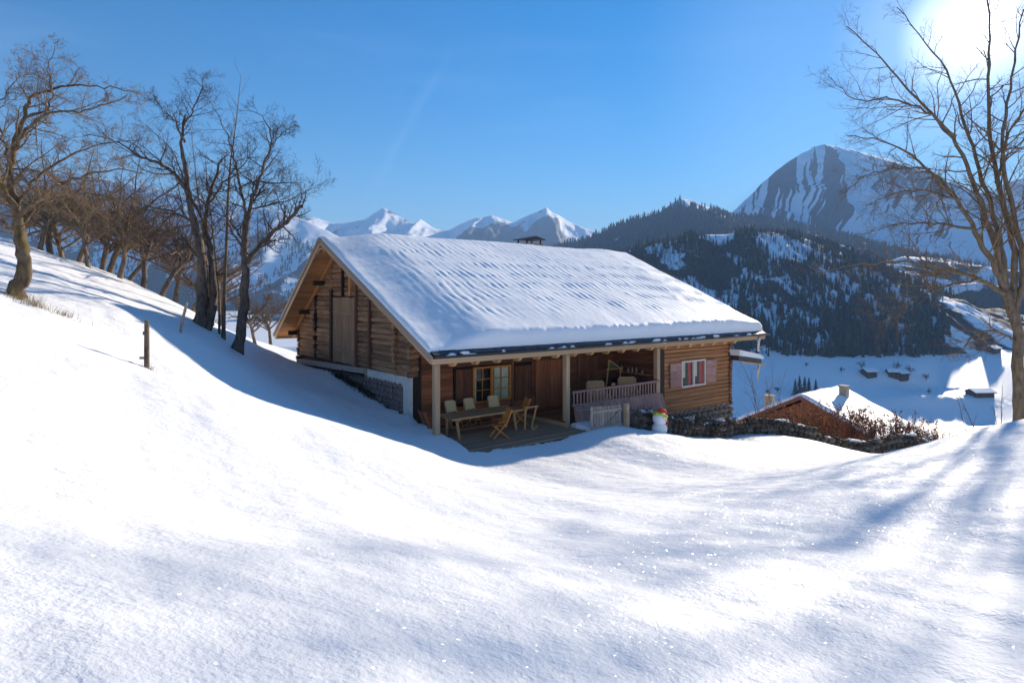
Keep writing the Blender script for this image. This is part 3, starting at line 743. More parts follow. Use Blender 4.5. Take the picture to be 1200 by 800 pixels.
# interlocking log ends: corners and cross walls
for v, z0, mt in ((15.08, 1.75, 'wood_dark'), (12.63, 2.0, 'wood_black'), (4.18, 2.0, 'log_old'), (3.0, 2.0, 'log_old')):
    z = z0
    while z < min(roof_z(v) - 0.35, 5.4 if v > 12 else 4.6):
        h = random.uniform(0.2, 0.25); e = random.uniform(0.10, 0.24)
        piece('log_end', gw, M[mt], (GU - e, v + random.uniform(-.03, .03), z + h / 2), (GU + .18, v, z + h / 2), random.uniform(.19, .25), h * .9, kind='log'); z += h
for (v, z0, z1, w, mt) in ((10.52, 2.0, 5.35, .22, 'wood_black'), (7.74, 2.0, 5.75, .15, 'wood_dark'), (6.40, 2.05, 4.85, .15, 'wood_dark'), (9.2, 5.05, 6.6, .13, 'wood_black'), (8.35, 5.05, 5.9, .16, 'wood_soffit')):
    piece('gable_post', gw, M[mt], (GU - .12, v, z0), (GU - .12, v, min(z1, roof_z(v) - .35)), .14, w, (0, 1, 0))
piece('sill_beam', gw, M['wood_grey'], (GU - .05, 6.9, 1.90), (GU - .05, 15.15, 1.66), .26, .24)
# hay-loft door of wide planks
gd = MB().box((GU - .06, DV0, DZ0), (GU + .06, DV1, DZ1)).build('loft_door', M['wood_black'], chalet)
for k in range(7):
    w = (DV1 - DV0) / 7; v = DV0 + w * (k + .5)
    piece('plank', gd, M['wood_door'], (GU - .085, v, DZ0 - random.uniform(0, .05)), (GU - .085, v, DZ1 - random.uniform(0, .04)), .045, w * .975, (0, 1, 0))
for zz in (2.62, 4.3):
    piece('hinge_strap', gd, M['wood_door'], (GU - .12, DV0 + .1, zz), (GU - .12, DV1 - .1, zz), .03, .13)

# ---- masonry below: white plaster framing a panel of stone, dark rubble further up
fd = MB()
fd.prism([(3.05, -1.0), (7.2, -1.0), (7.2, 1.98), (3.05, 2.02)], GU + .02, GU + .3, 0)
fd = fd.build('plaster_base', M['plaster'], chalet)
for (v0, v1, z0, z1) in ((3.0, 3.65, -.6, 2.0), (3.65, 6.8, 1.62, 1.99)):
    MB().prism([(v0, z0), (v1, z0), (v1, z1 - .03 * (v1 - v0) / 3), (v0, z1)], GU - .05, GU + .02, 0).build('plaster_band', M['plaster'], fd)
zz = -.5
while zz < 1.58:
    h = random.uniform(.16, .26); v = 3.70
    while v < 7.0:
        w = random.uniform(.22, .46)
        stone(fd, M['stone_pink'], (GU + .0, v + w / 2, zz + h / 2), (.22, w * 1.0, h * 1.02)); v += w
    zz += h
rub = MB().box((GU + .06, 6.9, -.5), (GU + .3, 15.05, 1.62)).build('rubble_base', M['mortar'], chalet)
zz = .3
while zz < 1.5:
    h = random.uniform(.2, .3); v = 6.95
    while v < 15.0:
        w = random.uniform(.3, .6)
        if zz > .5 - (v - 7) * 0.02: stone(rub, M['stone'], (GU + .03, v + w / 2, zz + h / 2), (.24, w, h))
        v += w
    zz += h

# ---- long porch wall behind the table
PV = 3.1
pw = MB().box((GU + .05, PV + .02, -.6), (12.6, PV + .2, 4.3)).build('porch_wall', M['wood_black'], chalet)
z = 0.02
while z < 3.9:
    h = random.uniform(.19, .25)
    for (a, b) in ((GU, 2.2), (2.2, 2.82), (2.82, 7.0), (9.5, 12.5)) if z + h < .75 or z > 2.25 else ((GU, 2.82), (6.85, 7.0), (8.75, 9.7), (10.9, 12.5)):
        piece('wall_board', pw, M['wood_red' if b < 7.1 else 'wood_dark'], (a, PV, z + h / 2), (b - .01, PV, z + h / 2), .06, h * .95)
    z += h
for (u, w, mt) in ((1.18, .36, 'wood_black'), (7.12, .2, 'wood_red'), (8.76, .14, 'wood_black'), (9.62, .14, 'wood_dark'), (2.86, .07, 'wood_black'), (5.74, .12, 'wood_dark')):
    piece('wall_post', pw, M[mt], (u, PV - .06, 0), (u, PV - .06, 2.75), w, .1, (0, 1, 0))
piece('lintel_beam', pw, M['wood_dark'], (1.0, PV - .04, 2.32), (12.5, PV - .04, 2.32), .1, .16)

def shutter(u0, u1, z0, z1, v, mat, nb, parent=None, vertical=True):
    o = MB().box((u0, v - .02, z0), (u1, v + .02, z1)).build('shutter', mat, parent or chalet)
    if vertical:
        w = (u1 - u0) / nb
        for k in range(nb): piece('plank', o, mat, (u0 + w * (k + .5), v - .03, z0), (u0 + w * (k + .5), v - .03, z1), w * .96, .022, (0, -1, 0))
    else:
        w = (z1 - z0) / nb
        for k in range(nb): piece('plank', o, mat, (u0, v - .03, z0 + w * (k + .5)), (u1, v - .03, z0 + w * (k + .5)), .022, w * .96)
    return o
def window(u0, u1, z0, z1, v, mat, cols, rows, mull=None):
    """casement window: frame, glazing bars, one pane per opening"""
    root = MB()
    for (a, b, w, h, up) in (((u0 - .06, z0 - .03), (u1 + .06, z0 - .03), .14, .08, 0), ((u0 - .05, z1 + .03), (u1 + .05, z1 + .03), .12, .08, 0)):
        root.bar((a[0], v, a[1]), (b[0], v, b[1]), w, h)
    for u in (u0 - .03, u1 + .03): root.bar((u, v, z0), (u, v, z1), .07, .11, (0, 1, 0))
    root = root.build('window', mat, chalet)
    um = [u0] + ([mull] if mull else []) + [u1]
    if mull: piece('mullion', root, mat, (mull, v - .02, z0), (mull, v - .02, z1), .11, .10, (0, 1, 0))
    for s in range(len(um) - 1):
        a, b = um[s] + (.055 if s else 0), um[s + 1] - (.055 if s < len(um) - 2 else 0)
        cw, rh = (b - a) / cols, (z1 - z0) / rows
        for i in range(1, cols): piece('glazing_bar', root, mat, (a + cw * i, v, z0), (a + cw * i, v, z1), .03, .04, (0, 1, 0))
        for j in range(1, rows): piece('glazing_bar', root, mat, (a, v, z0 + rh * j), (b, v, z0 + rh * j), .04, .03)
        for i in range(cols):
            for j in range(rows):
                MB().box((a + cw * i + .012, v + .012, z0 + rh * j + .012), (a + cw * (i + 1) - .012, v + .018, z0 + rh * (j + 1) - .012)).build('pane', M['glass'], root)
    return root
shutter(2.92, 3.66, .82, 2.15, PV - .05, M['wood_dark'], 5)
w1 = window(3.78, 5.58, .80, 2.12, PV - .06, M['wood_orange'], 2, 3, 4.66)
MB().box((3.7, PV - .012, .72), (5.66, PV - .004, 2.2)).build('unlit_room_sheet', M['dark'], w1)  # flat near-black sheet paints the unlit room behind the panes
def drape(name, mat, parent, u0, u1, z0, z1, v, amp, n):
    V = []; N = n * 6
    for z in (z0, z1):
        for k in range(N + 1): V.append((u0 + (u1 - u0) * k / N, v + amp * math.sin(2 * math.pi * n * k / N), z))
    m = MB().add(V, [(k, k + 1, N + 2 + k, N + 1 + k) for k in range(N)]); o = m.build(name, mat, parent, True); return o
drape('curtain', M['curtain'], w1, 4.82, 5.55, .80, 2.12, PV - .028, .006, 5)
drape('curtain', M['curtain'], w1, 3.78, 3.92, .80, 2.12, PV - .028, .006, 2)
shutter(5.86, 6.78, .62, 2.1, PV - .05, M['wood_dark'], 5)
dr = MB().box((7.24, PV - .05, .15), (8.68, PV + .01, 2.25)).build('entrance_door', M['wood_black'], chalet)
for k in range(7):
    w = 1.44 / 7; piece('plank', dr, M['wood_red'], (7.24 + w * (k + .5), PV - .07, .16), (7.24 + w * (k + .5), PV - .07, 2.24), w * .97, .03, (0, -1, 0))
dr2 = MB().box((9.72, PV - .05, .15), (10.86, PV + .01, 2.25)).build('plank_door', M['wood_black'], chalet)
for k in range(6):
    w = 1.14 / 6; piece('plank', dr2, M['wood_dark'], (9.72 + w * (k + .5), PV - .07, .16), (9.72 + w * (k + .5), PV - .07, 2.24), w * .97, .03, (0, -1, 0))
MB().lathe([(.0, -.01), (.05, 0), (.0, .02)], (9.95, PV - .12, 1.2), 8).build('door_knob', M['black_iron'], dr2)
# porch ceiling, side wall with shelf
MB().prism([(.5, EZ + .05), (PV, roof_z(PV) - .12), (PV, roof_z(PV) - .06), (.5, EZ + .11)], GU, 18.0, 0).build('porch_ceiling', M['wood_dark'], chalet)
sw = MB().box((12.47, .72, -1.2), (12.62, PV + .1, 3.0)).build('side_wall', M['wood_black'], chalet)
z = -.02
while z < 2.75:
    h = random.uniform(.18, .24); piece('wall_board', sw, M['wood_dark'], (12.45, .72, z + h / 2), (12.45, PV, z + h / 2), .06, h * .95); z += h
piece('shelf', sw, M['wood_table'], (12.27, .95, 1.42), (12.27, PV - .05, 1.42), .34, .05)
for v in (1.1, 1.95, 2.8): MB().prism([(12.43, 1.38), (12.15, 1.38), (12.43, 1.1)], v - .02, v + .02, 1).build('shelf_bracket', M['wood_dark'], sw)
piece('porch_post', chalet, M['wood_pale'], (.45, .42, -.05), (.45, .42, EZ - .23), .20, .20, (0, 1, 0))
piece('porch_post', chalet, M['wood_pale'], (6.37, .42, -.05), (6.37, .42, EZ - .23), .21, .21, (0, 1, 0))
piece('porch_post', chalet, M['wood_pale'], (12.05, .5, -.3), (12.05, .5, EZ - .1), .22, .22, (0, 1, 0))
# deck boards and the raised platform
dk = MB().box((.5, -1.04, -.5), (6.2, PV, -.06)).build('deck', M['wood_black'], chalet)
n = 21
for k in range(n):
    w = (PV + 1.06) / n; v = -1.06 + w * (k + .5)
    piece('deck_board', dk, M['wood_deck'], (.3, v, -.028), (6.15 + random.uniform(0, .1), v, -.028), w * .965, .056)
pf = MB().box((6.06, .38, -.9), (12.45, PV, .10)).build('platform', M['wood_black'], chalet)
piece('step_edge', pf, M['wood_pale'], (6.02, -.05, .06), (6.02, PV, .06), .09, .18)
for k in range(13):
    w = (PV - .38) / 13; v = .38 + w * (k + .5)
    piece('deck_board', pf, M['wood_red'], (6.07, v, .125), (12.44, v, .125), w * .965, .05)
# railing with slatted top and skirt of mauve boards
rl = empty('railing'); rl.parent = chalet
piece('top_rail', rl, M['wood_mauve'], (6.62, .36, 1.24), (12.0, .36, 1.24), .12, .09)
piece('bottom_rail', rl, M['wood_mauve'], (6.62, .36, .72), (12.0, .36, .68), .09, .08)
u = 6.72
while u < 11.95:
    piece('baluster', rl, M['wood_mauve'], (u, .36, .72), (u, .36, 1.22), .075, .035, (0, 1, 0)); u += .19
u = 6.66
while u < 12.0:
    e = -.12 - .15 * (u - 6.6) / 5.4
    piece('skirt_board', rl, M['wood_mauve'], (u + .1, .20 + e, -.42), (u + .1, .30, .67), .195, .03, (0, 1, 0)); u += .205
piece('rail_post', rl, M['wood_black'], (6.56, .40, -.1), (6.56, .40, 1.3), .12, .12, (0, 1, 0))
piece('ledge_board', rl, M['wood_grey'], (6.6, .06, .58), (8.4, .06, .55), .16, .05)

# ---- right-hand room of golden logs
RV0 = .70
rw = MB().box((12.5, RV0 + .1, -1.6), (18.0, RV0 + .4, EZ + .2)).build('log_wall', M['wood_black'], chalet)
WU0, WU1, WZ0, WZ1 = 13.98, 15.78, .80, 1.92
z = -.50
while z < 2.92:
    h = random.uniform(.17, .21); zc = z + h / 2
    spans = [(12.52, 18.02)]
    if WZ0 - .04 < zc < WZ1 + .06: spans = [(12.52, WU0 - .04), (WU1 + .04, 18.02)]
    for a, b in spans:
        piece('log', rw, M['log_gold'], (a, RV0 + random.uniform(-.01, .02), zc), (b, RV0 + random.uniform(-.01, .02), zc + random.uniform(-.01, .01)), .2, h * random.uniform(.95, 1.04), kind='log')
    z += h
z = -.5
while z < 2.7:
    h = random.uniform(.18, .22); piece('log_end', rw, M['wood_dark'], (18.08, RV0 - random.uniform(.12, .2), z + h / 2), (18.08, RV0 + .3, z + h / 2), .24, h * .94, kind='log'); z += h
piece('corner_post', rw, M['wood_black'], (12.42, RV0 - .14, -1.0), (12.42, RV0 - .14, EZ - .1), .28, .2, (0, 1, 0))
w2 = window(WU0, WU1, WZ0, WZ1, RV0 - .13, M['white_frame'], 1, 1, (WU0 + WU1) / 2)
MB().box((WU0 - .03, RV0 - .07, WZ0 - .03), (WU1 + .03, RV0 - .055, WZ1 + .03)).build('unlit_room_sheet', M['dark'], w2)  # another flat sheet, the room's darkness put into its colour
for (a, b) in ((14.50, 14.82), (15.40, 15.76)): drape('curtain', M['curtain_red'], w2, a, b, WZ0 + .01, WZ1 - .01, RV0 - .092, .008, 3)
for (a, b) in ((14.10, 14.30), (14.98, 15.24)): drape('curtain', M['curtain'], w2, a, b, WZ0 + .38, WZ1 - .01, RV0 - .092, .006, 2)
shutter(WU0 - .92, WU0 - .10, WZ0, WZ1, RV0 - .15, M['wood_mauve'], 3, None, False)
shutter(WU1 + .10, WU1 + .95, WZ0, WZ1, RV0 - .15, M['wood_mauve'], 3, None, False)
fb = MB().box((12.5, RV0 - .02, -2.6), (18.1, RV0 + .3, -.52)).build('stone_footing', M['mortar'], chalet)
zz = -2.0
while zz < -.55:
    h = random.uniform(.18, .3); u = 12.55
    while u < 18.0:
        w = random.uniform(.25, .55); stone(fb, M['stone'], (u + w / 2, RV0 - .04, zz + h / 2), (w, .26, h), 0); u += w
    zz += h
MB().box((12.7, RV0 - .2, -1.25), (14.9, RV0 - .15, -.68)).build('plaster_patch', M['plaster'], fb)
# end wall on the far side and back wall, plain boards
bw = MB(); bw.prism([(RV0 + .4, -3.5), (15.05, -3.5), (15.05, roof_z(15.05) - .1), (RV, RZ_ - .1), (RV0 + .4, roof_z(1.1) - .1)], 17.85, 18.0, 0)
bw.box((GU + .3, 14.9, -3.5), (17.85, 15.05, roof_z(15.0) - .1))
bw.build('back_wall', M['wood_dark'], chalet)
# lean-to roof over the far balcony
lt = MB().prism([(18.0, 1.80), (20.15, 1.50), (20.15, 1.74), (18.0, 2.04)], .05, 8.0, 1).build('balcony_roof', M['slate'], chalet)
piece('fascia_board', lt, M['wood_pale'], (18.05, -.03, 1.74), (20.4, -.03, 1.42), .05, .09)
MB().box((18.0, 2.0, -.6), (19.9, 8.0, -.45)).build('balcony_floor', M['wood_dark'], chalet)
for v in (2.2, 5.0, 7.9): piece('balcony_post', lt, M['wood_dark'], (19.8, v, -.6), (19.8, v, 1.62), .13, .13, (0, 1, 0))
# downpipes with swan necks
for (zz, uu) in ((EZ + .02, 19.6), (1.5, 19.55)):
    MB().tube([(uu, -.16, zz), (uu, -.16, zz - .18), (uu + .12, -.05, zz - .34), (uu + .42, .15, zz - .62), (uu + .45, .15, zz - .85)], .05, 8).build('downpipe', M['zinc'], lt, True)
# chimney behind the ridge
ch = MB().box((12.75, 10.55, 5.4), (13.95, 11.5, 8.15)).build('chimney', M['chimney'], chalet)
MB().box((12.68, 10.48, 8.05), (14.02, 11.57, 8.2)).build('chimney_collar', M['chimney'], ch)
for (a, b) in ((12.8, 10.6), (13.85, 10.6), (12.8, 11.42), (13.85, 11.42)): MB().box((a, b, 8.2), (a + .08, b + .06, 8.45)).build('cap_leg', M['black_iron'], ch)
MB().prism([(12.6, 8.43), (14.1, 8.43), (14.1, 8.48), (13.35, 8.66), (12.6, 8.48)], 10.4, 11.65, 1).build('chimney_cap', M['slate'], ch)

# ---- snow blanket on the roof
def build_roof_snow():
    us = np.concatenate([np.linspace(-.06, .5, 12)[:-1], np.linspace(.5, EU - .5, 330), np.linspace(EU - .5, EU + .06, 12)[1:]])
    vs_ = np.concatenate([np.linspace(.07, .6, 12)[:-1], np.linspace(.6, RV + .6, 150), np.linspace(RV + .6, BV - .4, 40)[1:], np.linspace(BV - .4, BV + .08, 10)[1:]])
    U, V = np.meshgrid(us, vs_)
    zf = EZ + (RZ_ - EZ) * V / RV; zb = RZ_ + (BZ - RZ_) * (V - RV) / (BV - RV)
    k = 6.0; base = -np.log(np.exp(-k * zf) + np.exp(-k * zb)) / k + 0.06          # rounded over the ridge
    d = np.minimum(np.minimum(U + .06, EU + .06 - U), np.minimum(V - .07, BV + .08 - V))
    edge = np.sqrt(np.clip(1 - (1 - np.clip((d + (fbm(U / .35, V / .35, 61, 3) - .5) * .10 * sstep(0, .1, d)) / .24, 0, 1)) ** 2, 0, 1))
    lee = 0.10 + 0.36 * sstep(-.2, 2.6, U + (fbm(V / 1.6, V * 0, 7, 3) - .5) * 1.0 - V * .03) # thin towards the near gable
    th_ = lee * (0.9 + .25 * (fbm(U / 3, V / 2, 3, 2) - .5)) * (1 - .22 * sstep(17.8, EU, U))
    th_ = th_ + .17 * sstep(.3, 3.2, U) * np.clip(1 - V / RV, 0, 1) * (1 - .5 * sstep(17.5, EU, U))
    # furrows combed down the slope by melt and settling
    ph = 2 * np.pi * (U / .37 + (fbm(U / 2.5, V / 2.5, 5, 2) - .5) * 1.2 + (fbm(U / .6, V / .9, 45, 2) - .5) * .5 + V * .22)
    amp = sstep(.7, 1.9, V + (fbm(U / .8, V * 0, 23, 2) - .5) * .8) * sstep(.9, 2.9, U - V * .02) * (.25 + 1.4 * sstep(.3, .7, fbm(U / .5, V / .75, 6, 3))) * (.7 + .3 * np.sin(2 * np.pi * (V / 1.15 + (fbm(U / 3, V / 3, 77, 2) - .5)))) * (1 - .45 * sstep(5.5, 9.2, V))
    rip = (np.abs(np.sin(ph / 2)) ** .8 - .5) * .032 * amp
    band = (fbm(U / 5, V / .5, 8, 3) - .5) * .055 * sstep(.6, 1.6, V)
    lum = (fbm(U / .35, V / .5, 12, 3) - .5) * .018
    back = np.where(V > RV, .3, 1.0)
    Z = base + th + (th_ + (rip + band + lum) * back) * edge
    # rolled lip over the gutter
    Vo = V - .10 * np.exp(-(V + .1) / .12) * 0
    nr, nc = U.shape
    top = np.stack([U, Vo, Z], -1).reshape(-1, 3)
    zb_ = base + th - .07
    bot = np.stack([U, V, np.minimum(zb_, Z - .01)], -1).reshape(-1, 3)
    f = grid_faces(nr, nc); N = nr * nc
    ring = np.concatenate([np.arange(nc), np.arange(1, nr) * nc + nc - 1, (nr - 1) * nc + np.arange(nc - 2, -1, -1), np.arange(nr - 2, 0, -1) * nc])
    nx = np.roll(ring, -1); side = np.stack([nx, ring, ring + N, nx + N], -1)
    o = link('roof_snow', np_mesh('roof_snow', np.concatenate([top, bot]), [f, f[:, ::-1] + N, side], M['snow_roof'], True), None, to_world(0, 0, 0))
    o.rotation_euler = (0, 0, TH)
    tag(o, 'thick furrowed snow blanket lying on the big chalet roof', 'snow')
build_roof_snow()
# clumps of snow caught on the eave slates and in the gutter
def clump(name, parent, c, s, mat, n=8):
    m = MB(); m.lathe([(.25, -.4), (.48, -.15), (.5, .1), (.34, .36), (.12, .48)], (0, 0, 0), n, .22)
    o = m.build(name, mat, parent, True, c); o.scale = s; return o
for k in range(26):
    u = random.uniform(5.0, 19.5) if k < 22 else random.uniform(.5, 5)
    clump('snow_clump', roof, (u, -.13, EZ + random.uniform(.07, .15)), (random.uniform(.15, .6), .14, random.uniform(.08, .2)), M['snow_small'])
MB().prism([(18.0, 2.05), (20.3, 1.75), (20.3, 1.86), (19.9, 2.02), (18.0, 2.35)], 0.0, 8.05, 1).build('balcony_snow', M['snow_small'], lt)

# ------------------------------------------------------------------ things on the porch
def place(o, u, v, z=0.0, rz=0.0):
    o.location = to_world(u, v, z); o.rotation_euler = (0, 0, TH + rz); return o

table = place(empty('dining_table'), 2.95, 1.35)
tag(table, 'long wooden trestle table on the porch deck', 'table')
tt = empty('table_top'); tt.parent = table
for k in range(5): piece('plank', tt, M['wood_table'], (-1.6, -.42 + .21 * k, .735), (1.6, -.42 + .21 * k, .735), .205, .04)
for s in (-1, 1):
    piece('edge_board', tt, M['wood_honey'], (-1.62, s * .53, .73), (1.62, s * .53, .73), .03, .06)
for ux in (-1.25, 1.3):
    for s in (-1, 1): piece('leg', table, M['wood_honey'], (ux, s * .42, 0), (ux - .05, s * .32, .70), .08, .08, (1, 0, 0))
    piece('cross_bar', table, M['wood_honey'], (ux, -.45, .66), (ux, .45, .66), .07, .08)
piece('stretcher', table, M['wood_dark'], (-1.25, 0, .22), (1.3, 0, .22), .06, .09)

def folding_chair(name, wmat, back, label, cloth=None):
    """folding chair facing local +y: crossed legs, slatted seat, raked back"""
    t = empty(name); tag(t, label, 'chair', 'folding chairs round the porch table')
    for s in (-1, 1):
        x = s * .23
        piece('front_leg', t, wmat, (x, .30, 0), (x, -.20, .56), .028, .05, (0, 1, 0))
        piece('back_leg', t, wmat, (x * .88, -.30, 0), (x * .88, .22, .46), .028, .05, (0, 1, 0))
        piece('back_post', t, wmat, (x, -.16, .42), (x, -.40, 1.02), .028, .055, (0, 1, 0))
        piece('arm_rest', t, wmat, (x * 1.05, -.28, .64), (x * 1.05, .14, .62), .05, .025)
    piece('leg_bar', t, wmat, (-.23, .28, .03), (.23, .28, .03), .04, .03)
    piece('leg_bar', t, wmat, (-.2, -.28, .03), (.2, -.28, .03), .04, .03)
    for k in range(5): piece('seat_slat', t, wmat, (-.22, -.18 + .095 * k, .44 + .008 * k), (.22, -.18 + .095 * k, .44 + .008 * k), .08, .02)
    if back == 'slat':
        for k in range(6):
            x = -.19 + .076 * k; piece('back_slat', t, wmat, (x, -.19, .47), (x, -.40, .99), .062, .018, (0, 1, 0))
    else:
        q = MB(); q.prism([(-.24, .60 if back == 'pad' else .50), (.24, .60 if back == 'pad' else .50), (.24, .98), (.16, 1.04), (-.16, 1.04), (-.24, .98)], -.02, .02, 1)
        q = q.build('back_rest', cloth, t); q.location = (0, -.055, .08); q.rotation_euler = (R(21), 0, 0)
    return t
c = folding_chair('folding_chair', M['wood_honey'], 'pad', 'cream-backed folding chair behind the table, nearest the corner post', M['cushion']); place(c, 2.42, 2.30, 0, R(180))
c = folding_chair('folding_chair', M['wood_honey'], 'pad', 'cream-backed folding chair behind the table, in front of the left window pane', M['cushion']); place(c, 3.28, 2.32, 0, R(180))
c = folding_chair('folding_chair', M['wood_honey'], 'full', 'cream folding chair with rounded back at the far right of the table', M['cushion']); place(c, 4.32, 2.25, 0, R(165))
c = folding_chair('folding_chair', M['wood_orange'], 'slat', 'orange slatted folding chair in front of the table'); place(c, 2.92, .22, 0, R(72))
c = folding_chair('folding_chair', M['wood_orange'], 'slat', 'orange folding chair at the right end of the table'); place(c, 4.95, 1.62, 0, R(75))
c = folding_chair('folding_chair', M['wood_red'], 'slat', 'dark red folding chair half hidden behind the corner post'); place(c, .98, 1.62, 0, R(-92))
# an easel-like trestle leaning at the table's right end
e = place(empty('wooden_trestle'), 4.72, .72); tag(e, 'narrow wooden A-shaped trestle at the right end of the table', 'trestle')
piece('leg', e, M['wood_honey'], (-.22, 0, 0), (-.16, .02, .80), .06, .05, (0, 1, 0))
piece('leg', e, M['wood_honey'], (.05, -.05, 0), (.34, -.02, .80), .06, .05, (0, 1, 0))
piece('top_bar', e, M['wood_honey'], (-.24, .0, .82), (.42, 0, .82), .10, .05)
piece('foot_block', e, M['wood_honey'], (.0, -.22, .05), (.42, .05, .05), .12, .10)

def armchair(u, v, rz, label):
    t = place(empty('wicker_armchair'), u, v, .15, rz); tag(t, label, 'armchair', 'wicker armchairs on the raised porch')
    q = MB(); q.prism([(-.42, .05), (.42, .05), (.42, 1.02), (.34, 1.12), (-.34, 1.12), (-.42, 1.02)], -.06, .06, 1); q = q.build('backrest', M['wicker'], t); q.location = (0, -.34, .1); q.rotation_euler = (R(9), 0, 0)
    MB().box((-.36, -.32, .34), (.36, .34, .46)).build('seat', M['wicker'], t)
    for s in (-1, 1): MB().prism([(-.36, .1), (.36, .1), (.34, .62), (-.36, .70)], s * .41 - .05, s * .41 + .05, 0).build('arm', M['wicker'], t)
    for (a, b) in ((-.34, -.3), (.34, -.3), (-.34, .3), (.34, .3)): piece('leg', t, M['wood_dark'], (a, b, 0), (a, b, .36), .06, .06, (0, 1, 0))
    MB().box((-.33, -.28, .46), (.33, .32, .54)).build('cushion', M['cushion'], t)
    return t
armchair(9.05, 1.15, R(160), 'tan high-backed wicker armchair behind the middle of the railing')
armchair(11.0, 1.25, R(140), 'brown wicker armchair behind the right end of the railing')
t = place(empty('wooden_stool'), 10.15, 1.2, .15); tag(t, 'small wooden stool with upright back between the two armchairs', 'stool')
MB().lathe([(.18, .42), (.19, .45), (.17, .47)], n=10).build('seat', M['wood_honey'], t)
for k in range(3):
    a = 2.1 * k; piece('leg', t, M['wood_honey'], (.2 * math.cos(a), .2 * math.sin(a), 0), (.12 * math.cos(a), .12 * math.sin(a), .43), .045, .045, (.3, .9, 0))
piece('backrest', t, M['wood_honey'], (0, .15, .45), (0, .2, 1.05), .22, .03, (0, 1, 0))
# green canvas in a triangular wooden frame, leaning in the corner
t = place(empty('deckchair'), 11.05, 2.2, .15); tag(t, 'folded deckchair with green canvas leaning in the porch corner', 'deckchair')
MB().prism([(-.42, 1.56), (.46, 1.52), (-.30, 1.92)], -.012, .012, 1).build('canvas', M['green_cloth'], t)
piece('frame_bar', t, M['wood_honey'], (-.62, .0, .0), (-.30, 0, 1.98), .04, .05, (0, 1, 0))
piece('frame_bar', t, M['wood_honey'], (-.32, -.03, 1.95), (.55, -.03, 1.48), .04, .05, (0, 1, 0))
piece('frame_bar', t, M['wood_honey'], (-.52, -.03, 1.56), (.55, -.03, 1.52), .04, .05, (0, 1, 0))
piece('frame_bar', t, M['wood_honey'], (.55, .03, 0), (.5, .03, 1.55), .04, .05, (0, 1, 0))
# shelf goods
for k, (v, h, r, lab) in enumerate(((2.75, .34, .05, 'tallest pale bottle at the dark end of the porch shelf'), (2.35, .20, .06, 'squat pale jar on the porch shelf beside the tallest bottle'), (2.1, .24, .05, 'small pale bottle in the middle of the porch shelf'),
                                    (1.85, .29, .045, 'slim pale bottle on the porch shelf right of the middle'), (1.5, .17, .06, 'low pale pot at the near end of the porch shelf'))):
    o = MB().lathe([(r, 0), (r, h * .55), (r * .5, h * .72), (r * .35, h * .8), (r * .4, h)], n=10).build('bottle', M['bottle'], None, True); place(o, 12.25, v, 1.445); tag(o, lab, 'bottle', 'bottles on the porch shelf')
bench = place(empty('sideboard'), 12.1, 1.95, .15); tag(bench, 'black low sideboard under the porch shelf', 'sideboard')
MB().box((-.22, -1.0, .08), (.24, 1.0, .85)).build('carcass', M['wood_black'], bench)
MB().box((-.26, -1.05, .85), (.26, 1.05, .90)).build('top', M['wood_black'], bench)
for v in (-.66, 0, .66): MB().box((-.245, v - .3, .13), (-.222, v + .3, .80)).build('cupboard_door', M['wood_dark'], bench)
for v in (-.95, .95): piece('foot', bench, M['wood_black'], (0, v, 0), (0, v, .1), .1, .1, (0, 1, 0))
o = MB().lathe([(.10, 0), (.15, .05), (.16, .14), (.11, .2), (.12, .22)], n=12).build('jug', M['white_thing'], None, True); place(o, 12.05, 1.95, 1.05); tag(o, 'round white jug on the black sideboard', 'jug')

# ------------------------------------------------------------------ garden gate, snowman, stone wall, stakes
gate = place(empty('garden_gate'), 6.06, -1.2, -.05); tag(gate, 'grey picket gate with diagonal brace beside the deck', 'gate')
for k in range(11):
    x = .06 + k * .152; piece('picket', gate, M['wood_grey'], (x, 0, -.15), (x, 0, 1.0 - .01 * k + random.uniform(-.015, .015)), .12, .025, (0, 1, 0))
for z in (.2, .78): piece('rail', gate, M['wood_grey'], (0, -.03, z), (1.66, -.03, z - .03), .035, .09)
piece('brace', gate, M['wood_grey'], (.75, -.035, .18), (1.6, -.035, .76), .03, .08, (0, 1, 0))
gpz = place(MB().bar((0, 0, -.5), (0, 0, .86), .17, .15, (0, 1, 0)).prism([(-.095, .86), (.095, .86), (.03, .93), (-.03, .93)], -.085, .085, 0).build('gate_post', M['wood_pale'], None), 8.05, -1.2, -.05); tag(gpz, 'pale square gate post right of the picket gate', 'post')

sx, sy, _ = to_world(9.05, -2.0); sz = gz(sx, sy)
sman = empty('snowman', (sx, sy, sz - .05), TH); tag(sman, 'small snowman with lime band and red scarf in front of chalet', 'snowman')
MB().lathe([(.10, -.04), (.24, .02), (.29, .12), (.29, .24), (.23, .36), (.16, .42)], n=16, jit=.04).build('body', M['snow_small'], sman, True)
q = MB().lathe([(.12, .36), (.22, .42), (.275, .54), (.26, .68), (.17, .79), (.05, .84)], n=16, jit=.03).build('head', M['snow_small'], sman, True)
band = MB(); band.tube([(.27 * math.cos(a), .27 * math.sin(a), .70 - .11 * math.cos(a) + .02) for a in [2 * math.pi * k / 20 for k in range(21)]], .05, 7); band.tube([(-.26, -.05, .82), (-.34, -.12, .86), (-.40, -.10, .80)], [.05, .06, .03], 6)
band.build('hat_band', M['lime_cloth'], sman, True)
hat = MB(); hat.tube([(-.05, .0, .80), (.08, .0, .88), (.22, -.01, .84), (.32, -.03, .66), (.33, -.05, .42), (.31, -.06, .20)], [.12, .13, .11, .085, .075, .06], 8); hat.build('hanging_hat', M['red_cloth'], sman, True)
MB().tube([(0.0, -.26, .56), (-.02, -.36, .55)], [.03, .008], 6).build('nose', M['wood_orange'], sman)
